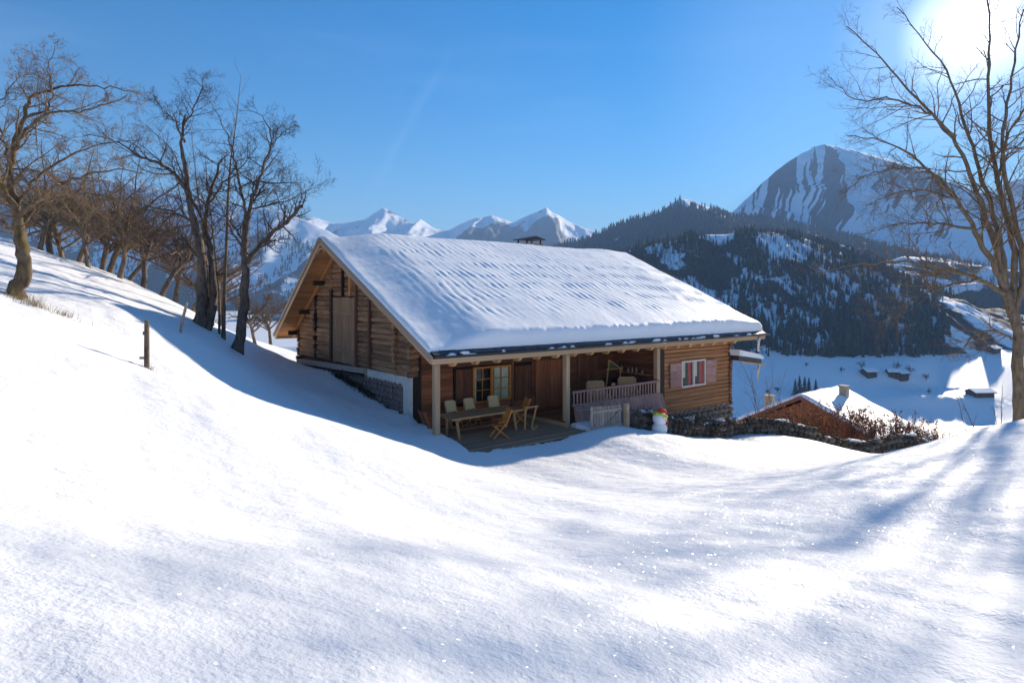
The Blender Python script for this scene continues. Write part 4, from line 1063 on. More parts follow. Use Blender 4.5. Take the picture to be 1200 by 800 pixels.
for x in (-.09, .09): clump('eye', sman, (x, -.235, .64), (.04, .04, .04), M['black_iron'])

WP = [to_world(8.35, -1.25), to_world(11.5, -1.35), gp(858, 500, 28.4), gp(905, 500, 29.6), gp(960, 500, 31), gp(1030, 500, 32.8), gp(1100, 500, 34.4)]
def wall_pt(s):
    for a, b in zip(WP[:-1], WP[1:]):
        l = math.hypot(b[0] - a[0], b[1] - a[1])
        if s <= l: return a[0] + (b[0] - a[0]) * s / l, a[1] + (b[1] - a[1]) * s / l, math.atan2(b[1] - a[1], b[0] - a[0])
        s -= l
    return b[0], b[1], math.atan2(b[1] - a[1], b[0] - a[0])
WL = sum(math.hypot(b[0] - a[0], b[1] - a[1]) for a, b in zip(WP[:-1], WP[1:]))
M['stone_moss'] = plain('mossy_stone', (0.115, 0.09, 0.062), 0.95, 0.45, 8, bump=0.7)
M['stone_brown'] = plain('brown_stone', (0.21, 0.15, 0.10), 0.95, 0.4, 8, bump=0.7)
swall = empty('stone_wall', (*WP[0][:2], gz(*WP[0][:2]))); tag(swall, 'low rough dry-stone wall running right from the gate', 'wall')
W0 = Vector(swall.location)
core = MB(); N = 60; Pc = []
for k in range(N + 1):
    x, y, a = wall_pt(WL * k / N); z = gz(x, y); nx, ny = -math.sin(a) * .16, math.cos(a) * .16
    for (sx_, zz) in ((-1, -.5), (1, -.5), (1, .5), (-1, .5)): Pc.append((x + nx * sx_ - W0.x, y + ny * sx_ - W0.y, z + zz - W0.z))
core.add(Pc, [(4 * k + q, 4 * k + (q + 1) % 4, 4 * k + 4 + (q + 1) % 4, 4 * k + 4 + q) for k in range(N) for q in range(4)] + [(0, 1, 2, 3), (4 * N + 3, 4 * N + 2, 4 * N + 1, 4 * N)])
core.build('wall_core', M['mortar'], swall)
for row in range(4):
    s = random.uniform(0, .2)
    while s < WL:
        w = random.uniform(.26, .55); x, y, a = wall_pt(s + w / 2); h = random.uniform(.17, .25); top = .62 + .16 * math.sin(s * 1.3) + .08 * math.sin(s * 3.1)
        zz = -.1 + row * .2
        if zz < top:
            off = -.14 if row < 3 else random.uniform(-.05, .05)
            stone(swall, M[random.choice(['stone', 'stone_moss', 'stone_moss', 'stone_brown'])], (x - math.sin(a) * off * -1 * -1 - W0.x, y + math.cos(a) * off - W0.y, gz(x, y) + zz + h / 2 - W0.z), (w, random.uniform(.3, .42), h * 1.1), a)
        s += w * .97
for k in range(34):
    s = random.uniform(0, WL); x, y, a = wall_pt(s)
    clump('snow_clump', swall, (x - W0.x, y - W0.y, gz(x, y) + .60 + .16 * math.sin(s * 1.3) - W0.z), (random.uniform(.2, .5), random.uniform(.2, .35), random.uniform(.1, .22)), M['snow_small'])

def stake(px, py, d, h, r, lean, label, mat):
    x, y, _ = gp(px, py, d); z = gz(x, y); o = empty('fence_stake', (x, y, z)); tag(o, label, 'stake', 'old fence stakes in the snow slope')
    MB().tube([(0, 0, -.3), (lean[0] * .5, lean[1] * .5, h * .5), (lean[0], lean[1], h), (lean[0] + .01, lean[1], h + .02)], [r, r * .98, r * .9, r * .6], 7).build('shaft', mat, o)
    return o
s1 = stake(172, 432, 14.5, 1.10, .06, (.0, .0), 'dark weathered fence stake standing alone in the sunlit snow', M['bark_dark'])
MB().box((-.16, -.03, .2), (.02, .02, .26)).build('wire_insulator', M['wood_grey'], s1)
MB().box((-.075, -.04, .78), (-.04, .02, .86)).build('wire_insulator', M['bark_dark'], s1)
stake(210, 389, 20.5, .95, .05, (.26, .0), 'pale leaning stake on the slope near the thick double trunk', M['wood_grey'])

# ------------------------------------------------------------------ bare trees and shrubs
class Bare:
    def __init__(s, seed): s.r = random.Random(seed); s.lines = []
    def add(s, pts, rad, lev): s.lines.append((np.array(pts, float), np.array(rad, float), lev))
    def walk(s, p, d, L, n, wob, up):
        p = Vector(p); d = Vector(d).normalized(); out = [p.copy()]
        for k in range(n):
            d = d + Vector((s.r.gauss(0, wob), s.r.gauss(0, wob), s.r.gauss(0, wob) + up)); d.normalize(); p = p + d * (L / n); out.append(p.copy())
        return out
    def sprout(s, pts, rad, L, lev, maxlev, P):
        """side branches along a limb"""
        nb = P['n'][min(lev, len(P['n']) - 1)]
        pts = [Vector(p) for p in pts]; m = len(pts) - 1
        for k in range(nb):
            t = P['t0'] + (1 - P['t0']) * (k + s.r.random()) / nb if lev == 1 else .18 + .82 * (k + s.r.random()) / nb
            i = min(int(t * m), m - 1); f = t * m - i; p = pts[i].lerp(pts[i + 1], f); d = (pts[i + 1] - pts[i]).normalized()
            ax = d.cross(Vector((s.r.gauss(0, 1), s.r.gauss(0, 1), s.r.gauss(0, 1)))).normalized()
            ang = R(s.r.uniform(*P['ang'])); nd = (d * math.cos(ang) + ax * math.sin(ang))
            l = L * P['ratio'] * s.r.uniform(.55, 1.15) * (1.15 - .55 * t)
            r0 = max((rad[i] * (1 - f) + rad[i + 1] * f) * .55, .004); r0 = min(r0, P['rmax'][min(lev, len(P['rmax']) - 1)])
            n = 5 if lev <= 1 else (3 if lev == 2 else 2)
            q = s.walk(p, nd, l, n, P['wob'] * (1 if lev < 2 else .65), P['up'] if lev < maxlev else P['up'] * 1.5)
            rr = [r0 * (1 - .75 * j / n) for j in range(n + 1)]
            s.add(q, rr, lev)
            if lev < maxlev: s.sprout(q, rr, l, lev + 1, maxlev, P)
    def mesh(s, name, levs, mat, org, parent):
        VV, FF, base = [], [], 0
        for pts, rad, lev in s.lines:
            if lev not in levs: continue
            n = 9 if lev == 0 else 5 if lev == 1 else 3
            m = len(pts); d = np.empty_like(pts); d[1:-1] = pts[2:] - pts[:-2]; d[0] = pts[1] - pts[0]; d[-1] = pts[-1] - pts[-2]
            d /= np.linalg.norm(d, axis=1, keepdims=True) + 1e-9
            ref = np.array([.93, .21, .3]) if abs(d[0][2]) > .6 else np.array([.1, .2, .97])
            u = np.cross(d, ref); u /= np.linalg.norm(u, axis=1, keepdims=True) + 1e-9; w = np.cross(d, u)
            a = 2 * np.pi * np.arange(n) / n
            k = rad[:, None]
            if lev == 0: k = k * (1 + .14 * np.sin(3 * a + pts[:, 2:3] * 2.3)[:, :] + .08 * np.sin(5 * a - pts[:, 2:3] * 5.1))
            ring = pts[:, None] + u[:, None] * (np.cos(a)[None, :, None] * (k[..., None] if k.ndim == 2 and k.shape[1] == n else k[:, :, None])) + w[:, None] * (np.sin(a)[None, :, None] * (k[..., None] if k.ndim == 2 and k.shape[1] == n else k[:, :, None]))
            VV.append(ring.reshape(-1, 3)); FF.append(grid_faces(m, n, True) + base); base += m * n
        if not VV: return None
        return link(name, np_mesh(name, np.concatenate(VV) - np.array(org), [np.concatenate(FF)], mat, True), parent)

def smooth_line(pts, n):
    pts = np.array(pts, float); s = np.concatenate([[0], np.cumsum(np.linalg.norm(np.diff(pts, axis=0), axis=1))]); t = np.linspace(0, s[-1], n)
    q = np.stack([np.interp(t, s, pts[:, k]) for k in range(pts.shape[1])], -1)
    for _ in range(2): q[1:-1] = .25 * q[:-2] + .5 * q[1:-1] + .25 * q[2:]
    return q

def traced_tree(name, label, depth, limbs, P, trunk_mat, twig_mat, seed, maxlev=3, wig=.03):
    """limbs: (pixel points, start radius, end radius, depth shift at the end); the first is the trunk"""
    T = Bare(seed); bx, by, bz = gp(*limbs[0][0][0], depth); dz = gz(bx, by) - .12 - bz
    org = (bx, by, gz(bx, by))
    o = empty(name, org); tag(o, label, 'tree')
    if P.get('keep'): limbs[0][0].insert(0, (limbs[0][0][0][0], HZ - (org[2] - .12) / depth * F)); dz = 0
    for (px, r0, r1, dd, *st) in limbs:
        d0 = depth + (st[0] if st else 0)
        q = [gp(x, y, d0 + dd * k / max(1, len(px) - 1)) for k, (x, y) in enumerate(px)]
        q = smooth_line(q, max(8, len(px) * 4)); q[:, 2] += dz
        q[1:] += np.array([[T.r.gauss(0, wig) for _ in range(3)] for _ in range(len(q) - 1)])
        r0, r1 = r0 * P.get('rs', 1), r1 * P.get('rs', 1); rad = r1 + (r0 - r1) * (1 - np.linspace(0, 1, len(q))) ** 1.25
        if px is limbs[0][0]: rad[0] *= 1.5; rad[1] *= 1.22
        T.add(q, rad, 0); L = float(np.linalg.norm(np.diff(q, axis=0), axis=1).sum())
        if px is limbs[0][0] and P.get('clean'): continue
        T.sprout(q, list(rad), min(L, P.get('lmax', 3.2)), 1, maxlev, P)
    T.mesh('trunk', (0,), trunk_mat, org, o); T.mesh('crown', (1, 2, 3, 4), twig_mat, org, o)
    return o

PK = dict(n=[0, 19, 10, 8], t0=.12, ang=(30, 75), ratio=.50, rmax=[1, .034, .016, .010], wob=.16, up=.03, clean=True, rs=.74, lmax=2.3)
traced_tree('fruit_tree', 'gnarled mossy tree at the left edge with long outstretched limbs', 17.0, [
    ([(15, 346), (30, 318), (27, 296), (22, 270), (20, 245)], .27, .19, 0),
    ([(20, 248), (10, 225), (-6, 205), (-40, 190), (-80, 150)], .14, .03, -1.0),
    ([(20, 246), (14, 215), (12, 190), (16, 165), (26, 138), (38, 107), (77, 97), (118, 97), (160, 104)], .13, .015, .8),
    ([(15, 172), (34, 145), (56, 127), (95, 128), (128, 117), (150, 108)], .07, .012, -1.2),
    ([(30, 134), (46, 128), (58, 126), (59, 100), (56, 71), (66, 50)], .045, .01, .4),
    ([(12, 190), (0, 150), (-6, 125), (6, 105), (24, 85)], .06, .01, -.7),
    ([(22, 250), (50, 225), (85, 205), (130, 195), (170, 200)], .09, .012, -1.5),
    ([(23, 262), (45, 240), (80, 222), (120, 225), (150, 238)], .07, .012, 1.2),
    ([(20, 240), (40, 205), (75, 180), (115, 165), (165, 160)], .07, .012, 1.6)], PK, M['bark_moss'], M['twig_tan'], 1)
PD = dict(n=[0, 19, 10, 7], t0=.10, ang=(30, 80), ratio=.50, rmax=[1, .034, .019, .013], wob=.17, up=.06, clean=True, rs=.82)
traced_tree('fruit_tree', 'thick double-trunked dark tree left of the slim dark trunk by the chalet', 25.5, [
    ([(234, 376), (238, 340), (238, 300), (230, 262), (222, 225), (216, 185), (213, 155), (216, 128)], .34, .05, 0),
    ([(242, 382), (250, 335), (248, 295), (240, 255), (246, 215), (262, 180)], .24, .05, .8),
    ([(222, 222), (205, 195), (180, 180), (165, 178), (148, 164), (120, 152), (95, 150)], .11, .015, -1.5),
    ([(217, 160), (205, 135), (190, 122), (180, 105)], .06, .01, -.8), ([(216, 140), (228, 118), (238, 96), (236, 82)], .05, .01, .6),
    ([(230, 255), (200, 240), (170, 235), (140, 215)], .08, .012, 1.4), ([(240, 255), (220, 215), (205, 170), (170, 140)], .06, .012, 2),
    ([(246, 230), (262, 205), (285, 190), (300, 165)], .06, .012, 1.0), ([(236, 300), (215, 275), (190, 262), (160, 250)], .08, .012, -1.8)], PD, M['bark_dark'], M['twig_dark'], 2)
traced_tree('fruit_tree', 'slim dark forked tree with a broken limb nearest the chalet gable', 25.0, [
    ([(277, 410), (282, 385), (286, 358), (288, 317), (287, 276), (290, 250)], .27, .15, 0),
    ([(289, 254), (296, 230), (308, 194), (320, 163), (316, 143), (303, 127), (290, 125)], .11, .012, .8),
    ([(288, 256), (284, 225), (279, 199), (271, 168), (262, 140), (250, 122)], .09, .012, -.8),
    ([(288, 305), (300, 287), (313, 272), (333, 257), (354, 236)], .11, .085, -.6),
    ([(294, 240), (328, 233), (352, 226), (372, 205)], .05, .008, -.9), ([(318, 165), (332, 150), (346, 142)], .035, .008, .3),
    ([(290, 250), (302, 222), (318, 205), (335, 190)], .05, .008, 1.2), ([(287, 290), (270, 262), (258, 235), (240, 205)], .06, .01, 1.5),
    ([(287, 280), (266, 250), (236, 236), (215, 215)], .06, .01, -1.3)], PD, M['bark_dark'], M['twig_dark'], 3)
PT = dict(n=[0, 24, 9, 7], t0=.14, ang=(25, 70), ratio=.42, rmax=[1, .038, .018, .012], wob=.15, up=.03, clean=True, lmax=6.2, keep=True)
traced_tree('bare_tree', 'tall many-stemmed bare tree at the right edge under the sun', 27.0, [
    ([(1194, 482), (1193, 445), (1193, 400), (1188, 365), (1178, 340)], .27, .19, 0),
    ([(1180, 345), (1160, 300), (1140, 265), (1115, 225), (1085, 195), (1040, 165), (992, 158)], .14, .017, -1.0),
    ([(1178, 340), (1165, 285), (1150, 240), (1130, 180), (1095, 135), (1060, 100), (1020, 55), (992, 30)], .14, .017, -.4),
    ([(1180, 345), (1172, 285), (1155, 220), (1136, 165), (1112, 85), (1076, 40), (1052, 8)], .13, .017, .8),
    ([(1186, 355), (1190, 290), (1168, 215), (1160, 150), (1157, 95), (1160, 20), (1150, -40)], .14, .029, .5),
    ([(1190, 365), (1202, 310), (1184, 240), (1172, 170), (1185, 90), (1200, 10)], .14, .029, -.8),
    ([(1180, 346), (1150, 326), (1105, 315), (1060, 305), (1020, 308), (985, 312), (960, 322)], .109, .014, -1.2),
    ([(1150, 326), (1110, 335), (1080, 345), (1050, 365), (1030, 380)], .054, .012, -.8, -.4), ([(1140, 268), (1100, 262), (1060, 262), (1020, 270)], .070, .012, .8, -.5),
    ([(1125, 235), (1085, 222), (1050, 225), (1015, 240)], .062, .012, -.6, -.6), ([(1090, 198), (1050, 196), (1010, 206), (990, 225)], .046, .010, .5, -.8),
    ([(1192, 400), (1165, 385), (1140, 392), (1120, 420)], .062, .012, -.6), ([(1120, 160), (1080, 125), (1040, 115), (1000, 120), (975, 92)], .062, .012, -.8, -.3),
    ([(1168, 215), (1180, 160), (1210, 110), (1240, 80)], .078, .014, -.8)], PT, M['bark_tan'], M['twig_tan'], 4)

def auto_tree(name, label, px, d, H, spread, seed, tm, wm, lean=0.0, n1=7, nl=(0, 8, 6, 4), cat='tree', group=None, r=None, up=.10, maxlev=3):
    x = (px - 600) / F * d; y = d; z = gz(x, y); T = Bare(seed); r = r or H * .016
    o = empty(name, (x, y, z)); tag(o, label, cat, group)
    q = T.walk((x, y, z - .15), (lean, 0, 1), H * .45, 6, .17, .06); rad = np.linspace(r * 1.25, r * .8, 7); T.add(q, rad, 0)
    P = dict(n=list(nl), t0=.1, ang=(25, 70), ratio=.48, rmax=[1, .035, .019, .014], wob=.16, up=up)
    for k in range(n1):
        a = 2 * math.pi * (k + T.r.random() * .6) / n1; f = T.r.uniform(.45, 1.0); i = min(5, int(f * 6)); p = Vector(q[i]).lerp(Vector(q[i + 1]), f * 6 - i) if i < 6 else Vector(q[6])
        el = T.r.uniform(.5, 1.5); L = H * .55 * T.r.uniform(.7, 1.1)
        w = T.walk(p, (math.cos(a) * spread, math.sin(a) * spread, el), L, 7, .13, .02); rr = list(np.linspace(r * .55, .012, 8)); T.add(w, rr, 0); T.sprout(w, rr, L * .62, 1, maxlev, P)
    T.mesh('trunk', (0,), tm, tuple(o.location), o); T.mesh('crown', (1, 2, 3, 4), wm, tuple(o.location), o)
    return o
OG = 'orchard trees behind the crest'
bg = [(62, 33, 8.0, 1.0, 'mossy', -.1), (92, 30, 6.6, 1.2, 'tan', .35), (118, 36, 8.2, .9, 'brown', .1), (140, 29.5, 6.2, 1.1, 'tan', -.1), (168, 31, 6.8, 1.2, 'brown', .2), (188, 28.5, 5.6, 1.2, 'dark', .45),
      (205, 37, 8.0, 1.0, 'brown', 0), (20, 38, 9.0, 1.0, 'brown', .1), (-25, 30, 7.5, 1.1, 'tan', .2), (318, 46, 6.4, .9, 'brown', 0), (300, 37, 5.0, .9, 'dark', .1), (258, 40, 7.6, .9, 'brown', .1),
      (45, 28.5, 5.6, 1.6, 'tan', .3), (105, 28, 5.0, 1.7, 'tan', .2), (78, 36, 7.4, 1.4, 'tan', 0), (150, 34, 6.8, 1.5, 'brown', -.1), (225, 32, 6.2, 1.3, 'brown', .1), (128, 32, 7.4, 1.3, 'mossy', 0)]
bl = ['broad bare tree behind the crest, just right of the leftmost trunk', 'tan twiggy tree leaning right behind the crest', 'tall brown bare tree behind the tan leaning ones', 'upright tan twiggy tree on the crest above the lone stake', 'brown bare tree on the crest between the stakes and the thick double trunk',
      'small dark crooked tree leaning right beside the thick double trunk', 'brown bare tree standing behind the thick double trunk', 'tall brown bare tree behind the mossy left-edge tree', 'tan twiggy tree cut by the left picture edge', 'brown bare tree in the hollow behind the chalet gable', 'small dark tree just left of the chalet roof', 'brown bare tree seen between the two dark trunks',
      'wide low tan thicket tree next to the leftmost trunk', 'wide low tan thicket tree on the crest above the grass tufts', 'tan twiggy tree behind the wide low thicket', 'spreading brown tree behind the upright tan one', 'spreading brown tree half hidden by the thick double trunk', 'mossy twiggy tree between the tall brown and upright tan trees']
def copy_tree(src, px, d, sc_, rz, label):
    x = (px - 600) / F * d; o = src.copy(); COL.objects.link(o); o.location = (x, d, gz(x, d)); o.scale = (sc_,) * 3; o.rotation_euler = (0, 0, rz); o['label'] = label
    for c in src.children:
        q = c.copy(); COL.objects.link(q); q.parent = o
    return o
first = {}
for k, (px, d, H, sp, c, ln) in enumerate(bg):
    tm, wm = {'mossy': ('bark_moss', 'twig_brown'), 'tan': ('bark_tan', 'twig_tan'), 'brown': ('bark_dark', 'twig_brown'), 'dark': ('bark_dark', 'twig_dark')}[c]
    key = (c, k > 11)
    if key in first and len(first[key]) > (1 if c in ('tan', 'brown') else 0):
        src, h0 = first[key][k % len(first[key])]; copy_tree(src, px, d, H / h0, random.uniform(1.5, 5), bl[k]); continue
    o = auto_tree('fruit_tree', bl[k], px, d, H, sp, 40 + k, M[tm], M[wm], ln, 11, (0, 10, 8, 6), 'tree', OG, up=.06)
    first.setdefault(key, []).append((o, H))
def sapling(px, py, d, H, label, seed, mat, lean=0.0):
    x, y, _ = gp(px, py, d); z = gz(x, y); T = Bare(seed); o = empty('sapling', (x, y, z)); tag(o, label, 'sapling', 'thin saplings beside the dark trunks')
    q = T.walk((x, y, z - .1), (lean, 0, 1), H, 12, .03, .05); rad = list(np.linspace(H * .0075, .006, 13)); T.add(q, rad, 0)
    T.sprout(q, rad, H * .32, 1, 2, dict(n=[0, 16, 5], t0=.25, ang=(20, 45), ratio=.5, rmax=[1, .014, .007], wob=.10, up=.16))
    T.mesh('trunk', (0,), mat, tuple(o.location), o); T.mesh('crown', (1, 2), mat, tuple(o.location), o)
sapling(262, 396, 26, 12.2, 'very tall thin pale sapling between the dark trunks', 71, M['bark_tan'])
sapling(257, 392, 26.5, 8.0, 'shorter thin sapling close left of the very tall one', 72, M['bark_tan'], -.04)
sapling(250, 380, 27.5, 9.0, 'thin sapling rising behind the thick double trunk', 73, M['twig_brown'], -.1)

def shrub(name, label, x, y, H, W, seed, tm, leaf=None, nleaf=0, stems=14, group=None, cat='shrub'):
    T = Bare(seed); z = gz(x, y); o = empty(name, (x, y, z)); tag(o, label, cat, group)
    P = dict(n=[0, 5, 3], t0=.2, ang=(18, 55), ratio=.5, rmax=[1, .010, .006], wob=.14, up=.10)
    for k in range(stems):
        a = T.r.uniform(0, 6.283); sp = T.r.uniform(.1, .8); h = H * T.r.uniform(.6, 1.05); r0 = W * .3 * T.r.random()
        q = T.walk((x + r0 * math.cos(a), y + r0 * math.sin(a), z - .1), (math.cos(a) * sp * W / H, math.sin(a) * sp * W / H, 1), h, 6, .10, .05)
        rad = list(np.linspace(.016, .005, 7)); T.add(q, rad, 0); T.sprout(q, rad, h * .5, 1, 2, P)
    T.mesh('stems', (0, 1, 2), tm, tuple(o.location), o)
    if leaf:
        pts = np.concatenate([l[0] for l in T.lines]); g = np.random.default_rng(seed); i = g.integers(0, len(pts), nleaf)
        c = pts[i] + g.normal(0, .05, (nleaf, 3)) - np.array([x, y, z]); c[:, 2] = np.maximum(c[:, 2], .05)
        a = g.normal(0, 1, (nleaf, 3)); a /= np.linalg.norm(a, axis=1, keepdims=True); b = np.cross(a, g.normal(0, 1, (nleaf, 3))); b /= np.linalg.norm(b, axis=1, keepdims=True)
        s = g.uniform(.03, .065, (nleaf, 1)); V = np.stack([c - a * s, c + b * s * .6, c + a * s, c - b * s * .6], 1).reshape(-1, 3)
        link('foliage', np_mesh('foliage', V, [np.arange(nleaf * 4).reshape(-1, 4)], leaf), o)
    return o
SG = 'rusty shrubs along the stone wall'
sh = [(915, 34.5, 2.1, 1.4), (940, 34, 2.4, 1.5), (968, 35, 2.5, 1.6), (995, 35.5, 2.2, 1.6), (1020, 36, 2.3, 1.5), (1045, 36, 2.0, 1.5), (1068, 36.5, 2.2, 1.6), (1090, 37, 2.2, 1.6), (1112, 36, 2.0, 1.5), (895, 34, 1.5, 1.1)]
sl = ['rusty shrub before the orange gable, second from the left end of the hedge', 'tallest rusty shrub right under the neighbouring gable peak', 'rusty shrub below the left end of the neighbouring snow roof', 'rusty shrub below the second chimney of the neighbouring roof', 'rusty shrub in front of the middle of the neighbouring snow roof',
      'low rusty shrub before the right half of the neighbouring snow roof', 'rusty shrub at the right eave of the neighbouring roof', 'rusty shrub just right of the neighbouring roof', 'rightmost rusty shrub of the hedge, beside the snowbank', 'leftmost and smallest rusty shrub, close to the chalet corner']
for k, (px, d, H, W) in enumerate(sh):
    shrub('hedge_shrub', sl[k], (px - 600) / F * d, d, H, W, 200 + k, M['twig_brown'], M['leaf_rust'], 2000 if k < 7 else 900, 24, SG)
x, y, _ = to_world(19.3, -.6)
shrub('bare_bush', 'thin tall reddish bush against the far chalet corner', x, y, 4.3, 1.5, 230, M['twig_tan'], None, 0, 9)
shrub('bare_bush', 'pale leafless bush behind the far chalet corner', x + 1.6, y + .6, 3.2, 1.6, 231, M['twig_brown'], None, 0, 10)
x, y, _ = gp(1165, 480, 19); shrub('bare_bush', 'sprawling bare bush left of the tall right-hand trunk', x, y, 2.3, 3.2, 232, M['twig_brown'], None, 0, 9)
x, y, _ = gp(1105, 500, 24); shrub('bare_bush', 'small bare bush on the brink left of the sprawling one', x, y, 1.9, 1.2, 233, M['twig_tan'], None, 0, 7)
# withered vine over the rubble base of the gable
def vine():
    T = Bare(300); o = empty('withered_vine', to_world(.8, 6.6, .6)); tag(o, 'tangled dark withered vine on the gable foundation', 'vine')
    for k in range(46):
        v = T.r.uniform(5.6, 10.2); p = to_world(.80, v, .55 + .12 * (v - 5.6) + T.r.uniform(-.1, .45)); d = to_world(-.3, T.r.uniform(-1, 1), T.r.uniform(-.6, .5)); d = Vector(d) - Vector(to_world(0, 0, 0))
        T.add(T.walk(p, d, T.r.uniform(.5, 1.1), 6, .35, -.08), np.linspace(.03, .008, 7), 1)
    T.mesh('stems', (1,), M['ivy'], tuple(o.location), o)
    g = np.random.default_rng(9); n = 1500; v = g.uniform(5.7, 9.6, n); u = .80 - np.abs(g.normal(0, .13, n)); z = .5 + .16 * (v - 5.7) + g.uniform(-.3, .6, n)
    c = np.stack([P0[0] + u * Lx - v * Ly, P0[1] + u * Ly + v * Lx, Z0 + z], -1) - np.array(o.location)
    a = g.normal(0, 1, (n, 3)); a /= np.linalg.norm(a, axis=1, keepdims=True); b = np.cross(a, g.normal(0, 1, (n, 3))); b /= np.linalg.norm(b, axis=1, keepdims=True); s = g.uniform(.03, .07, (n, 1))
    link('foliage', np_mesh('foliage', np.stack([c - a * s, c + b * s * .6, c + a * s, c - b * s * .6], 1).reshape(-1, 3), [np.arange(n * 4).reshape(-1, 4)], M['ivy']), o)
vine()
def tuft(px, py, d, label, n, seed, s=1.0):
    x, y, _ = gp(px, py, d); z = gz(x, y); g = np.random.default_rng(seed); V = []; T = []
    for k in range(n):
        a = g.uniform(0, 6.28); r0 = abs(g.normal(0, .16)) * s; bx, by = r0 * math.cos(a) * 1.6, r0 * math.sin(a); hgt = g.uniform(.08, .26) * s; lx, ly = g.normal(.06, .10), g.normal(0, .08)
        bz = gz(x + bx, y + by) - z - .03; b = len(V); V += [(bx - .006, by, bz), (bx + .006, by, bz), (bx + lx, by + ly, bz + hgt)]; T.append((b, b + 1, b + 2))
    o = link('grass_tuft', np_mesh('grass_tuft', np.array(V), [np.array(T)], M['grass_dry']), None, (x, y, z)); tag(o, label, 'grass', 'dry grass tufts in the snow')
tuft(22, 352, 16.6, 'dry grass tuft at the foot of the mossy left-edge tree', 150, 1, 1.5)
tuft(40, 358, 16.2, 'larger dry grass tuft in the snow just right of the mossy trunk', 130, 2, 1.4)
tuft(75, 360, 16.4, 'small dry grass tuft poking through snow between tree and lone stake', 80, 3, 1.1)
tuft(174, 433, 14.4, 'dry grass round the foot of the lone dark stake', 40, 4, .7)

# ------------------------------------------------------------------ neighbouring chalet, lower down
nb = empty('neighbour_chalet', gp(938, 467, 46), TH); tag(nb, 'smaller orange wooden chalet with snowy roof beyond the stone wall', 'chalet')
wl_ = MB().prism([(-6.0, -6.0), (5.0, -6.0), (5.0, -2.75), (0, -.22), (-6.0, -2.95)], .6, 6.3, 0).build('wall', M['wood_house2'], nb)
for k in range(24):
    v = -5.6 + k * .44; top = -.32 - abs(v) * (.47 if v < 0 else .53); piece('wall_plank', wl_, M['wood_house2'], (.57, v, -5.0), (.57, v, top), .04, .42, (0, 1, 0))
nr_ = MB()
nr_.prism([(-6.9, -3.15), (0, 0), (0, .14), (-6.9, -3.01)], 0, 6.9, 0).prism([(0, 0), (5.5, -2.85), (5.5, -2.71), (0, .14)], 0, 6.9, 0)
nr_ = nr_.build('roof', M['wood_dark'], nb)
for (a, b) in (((0, -6.9, -3.08), (0, 0, .07)), ((0, 0, .07), (0, 5.5, -2.78))):
    piece('barge_board', nr_, M['wood_dark'], (-.03, a[1], a[2]), (-.03, b[1], b[2]), .05, .26, (0, 0, 1))
for (u, v, zz, w) in ((4.6, -1.2, .65, .55), (1.5, 3.3, -.37, .6)):
    c_ = MB().box((u - w / 2, v - w / 2, zz - 2.2), (u + w / 2, v + w / 2, zz)).build('chimney', M['chimney_grey'], nb)
    MB().box((u - w / 2 - .06, v - w / 2 - .06, zz - .02), (u + w / 2 + .06, v + w / 2 + .06, zz + .1)).build('chimney_cap', M['chimney_grey'], c_)
def slab_snow(name, label, root_loc, rz, v0, z0, vr, zr, v1, z1, u0, u1, T, seed, n=60):
    us = np.linspace(u0, u1, n); vv = np.linspace(v0, v1, n); U, V = np.meshgrid(us, vv)
    base = np.where(V < vr, z0 + (zr - z0) * (V - v0) / (vr - v0), zr + (z1 - zr) * (V - vr) / (v1 - vr)); k = 8 / max(.3, T * 8)
    d = np.minimum(np.minimum(U - u0, u1 - U), np.minimum(V - v0, v1 - V)); e = np.sqrt(np.clip(1 - (1 - np.clip(d / T, 0, 1)) ** 2, 0, 1))
    Z = base + T * e * (.8 + .5 * (fbm(U / 1.2, V / 1.2, seed, 3) - .3)) - T * .25 * np.exp(-np.abs(V - vr) / .4)
    N = n * n; f = grid_faces(n, n); ring = np.concatenate([np.arange(n), np.arange(1, n) * n + n - 1, (n - 1) * n + np.arange(n - 2, -1, -1), np.arange(n - 2, 0, -1) * n]); nx = np.roll(ring, -1)
    o = link(name, np_mesh(name, np.concatenate([np.stack([U, V, Z], -1).reshape(-1, 3), np.stack([U, V, base - .03], -1).reshape(-1, 3)]), [f, f[:, ::-1] + N, np.stack([nx, ring, ring + N, nx + N], -1)], M['snow_roof'], True), None, root_loc)
    o.rotation_euler = (0, 0, rz); return tag(o, label, 'snow')
slab_snow('roof_snow', 'snow sheet on the roof of the smaller orange chalet', nb.location, TH, -7.0, -3.05, 0, .17, 5.6, -2.7, -.05, 7.0, .35, 4)

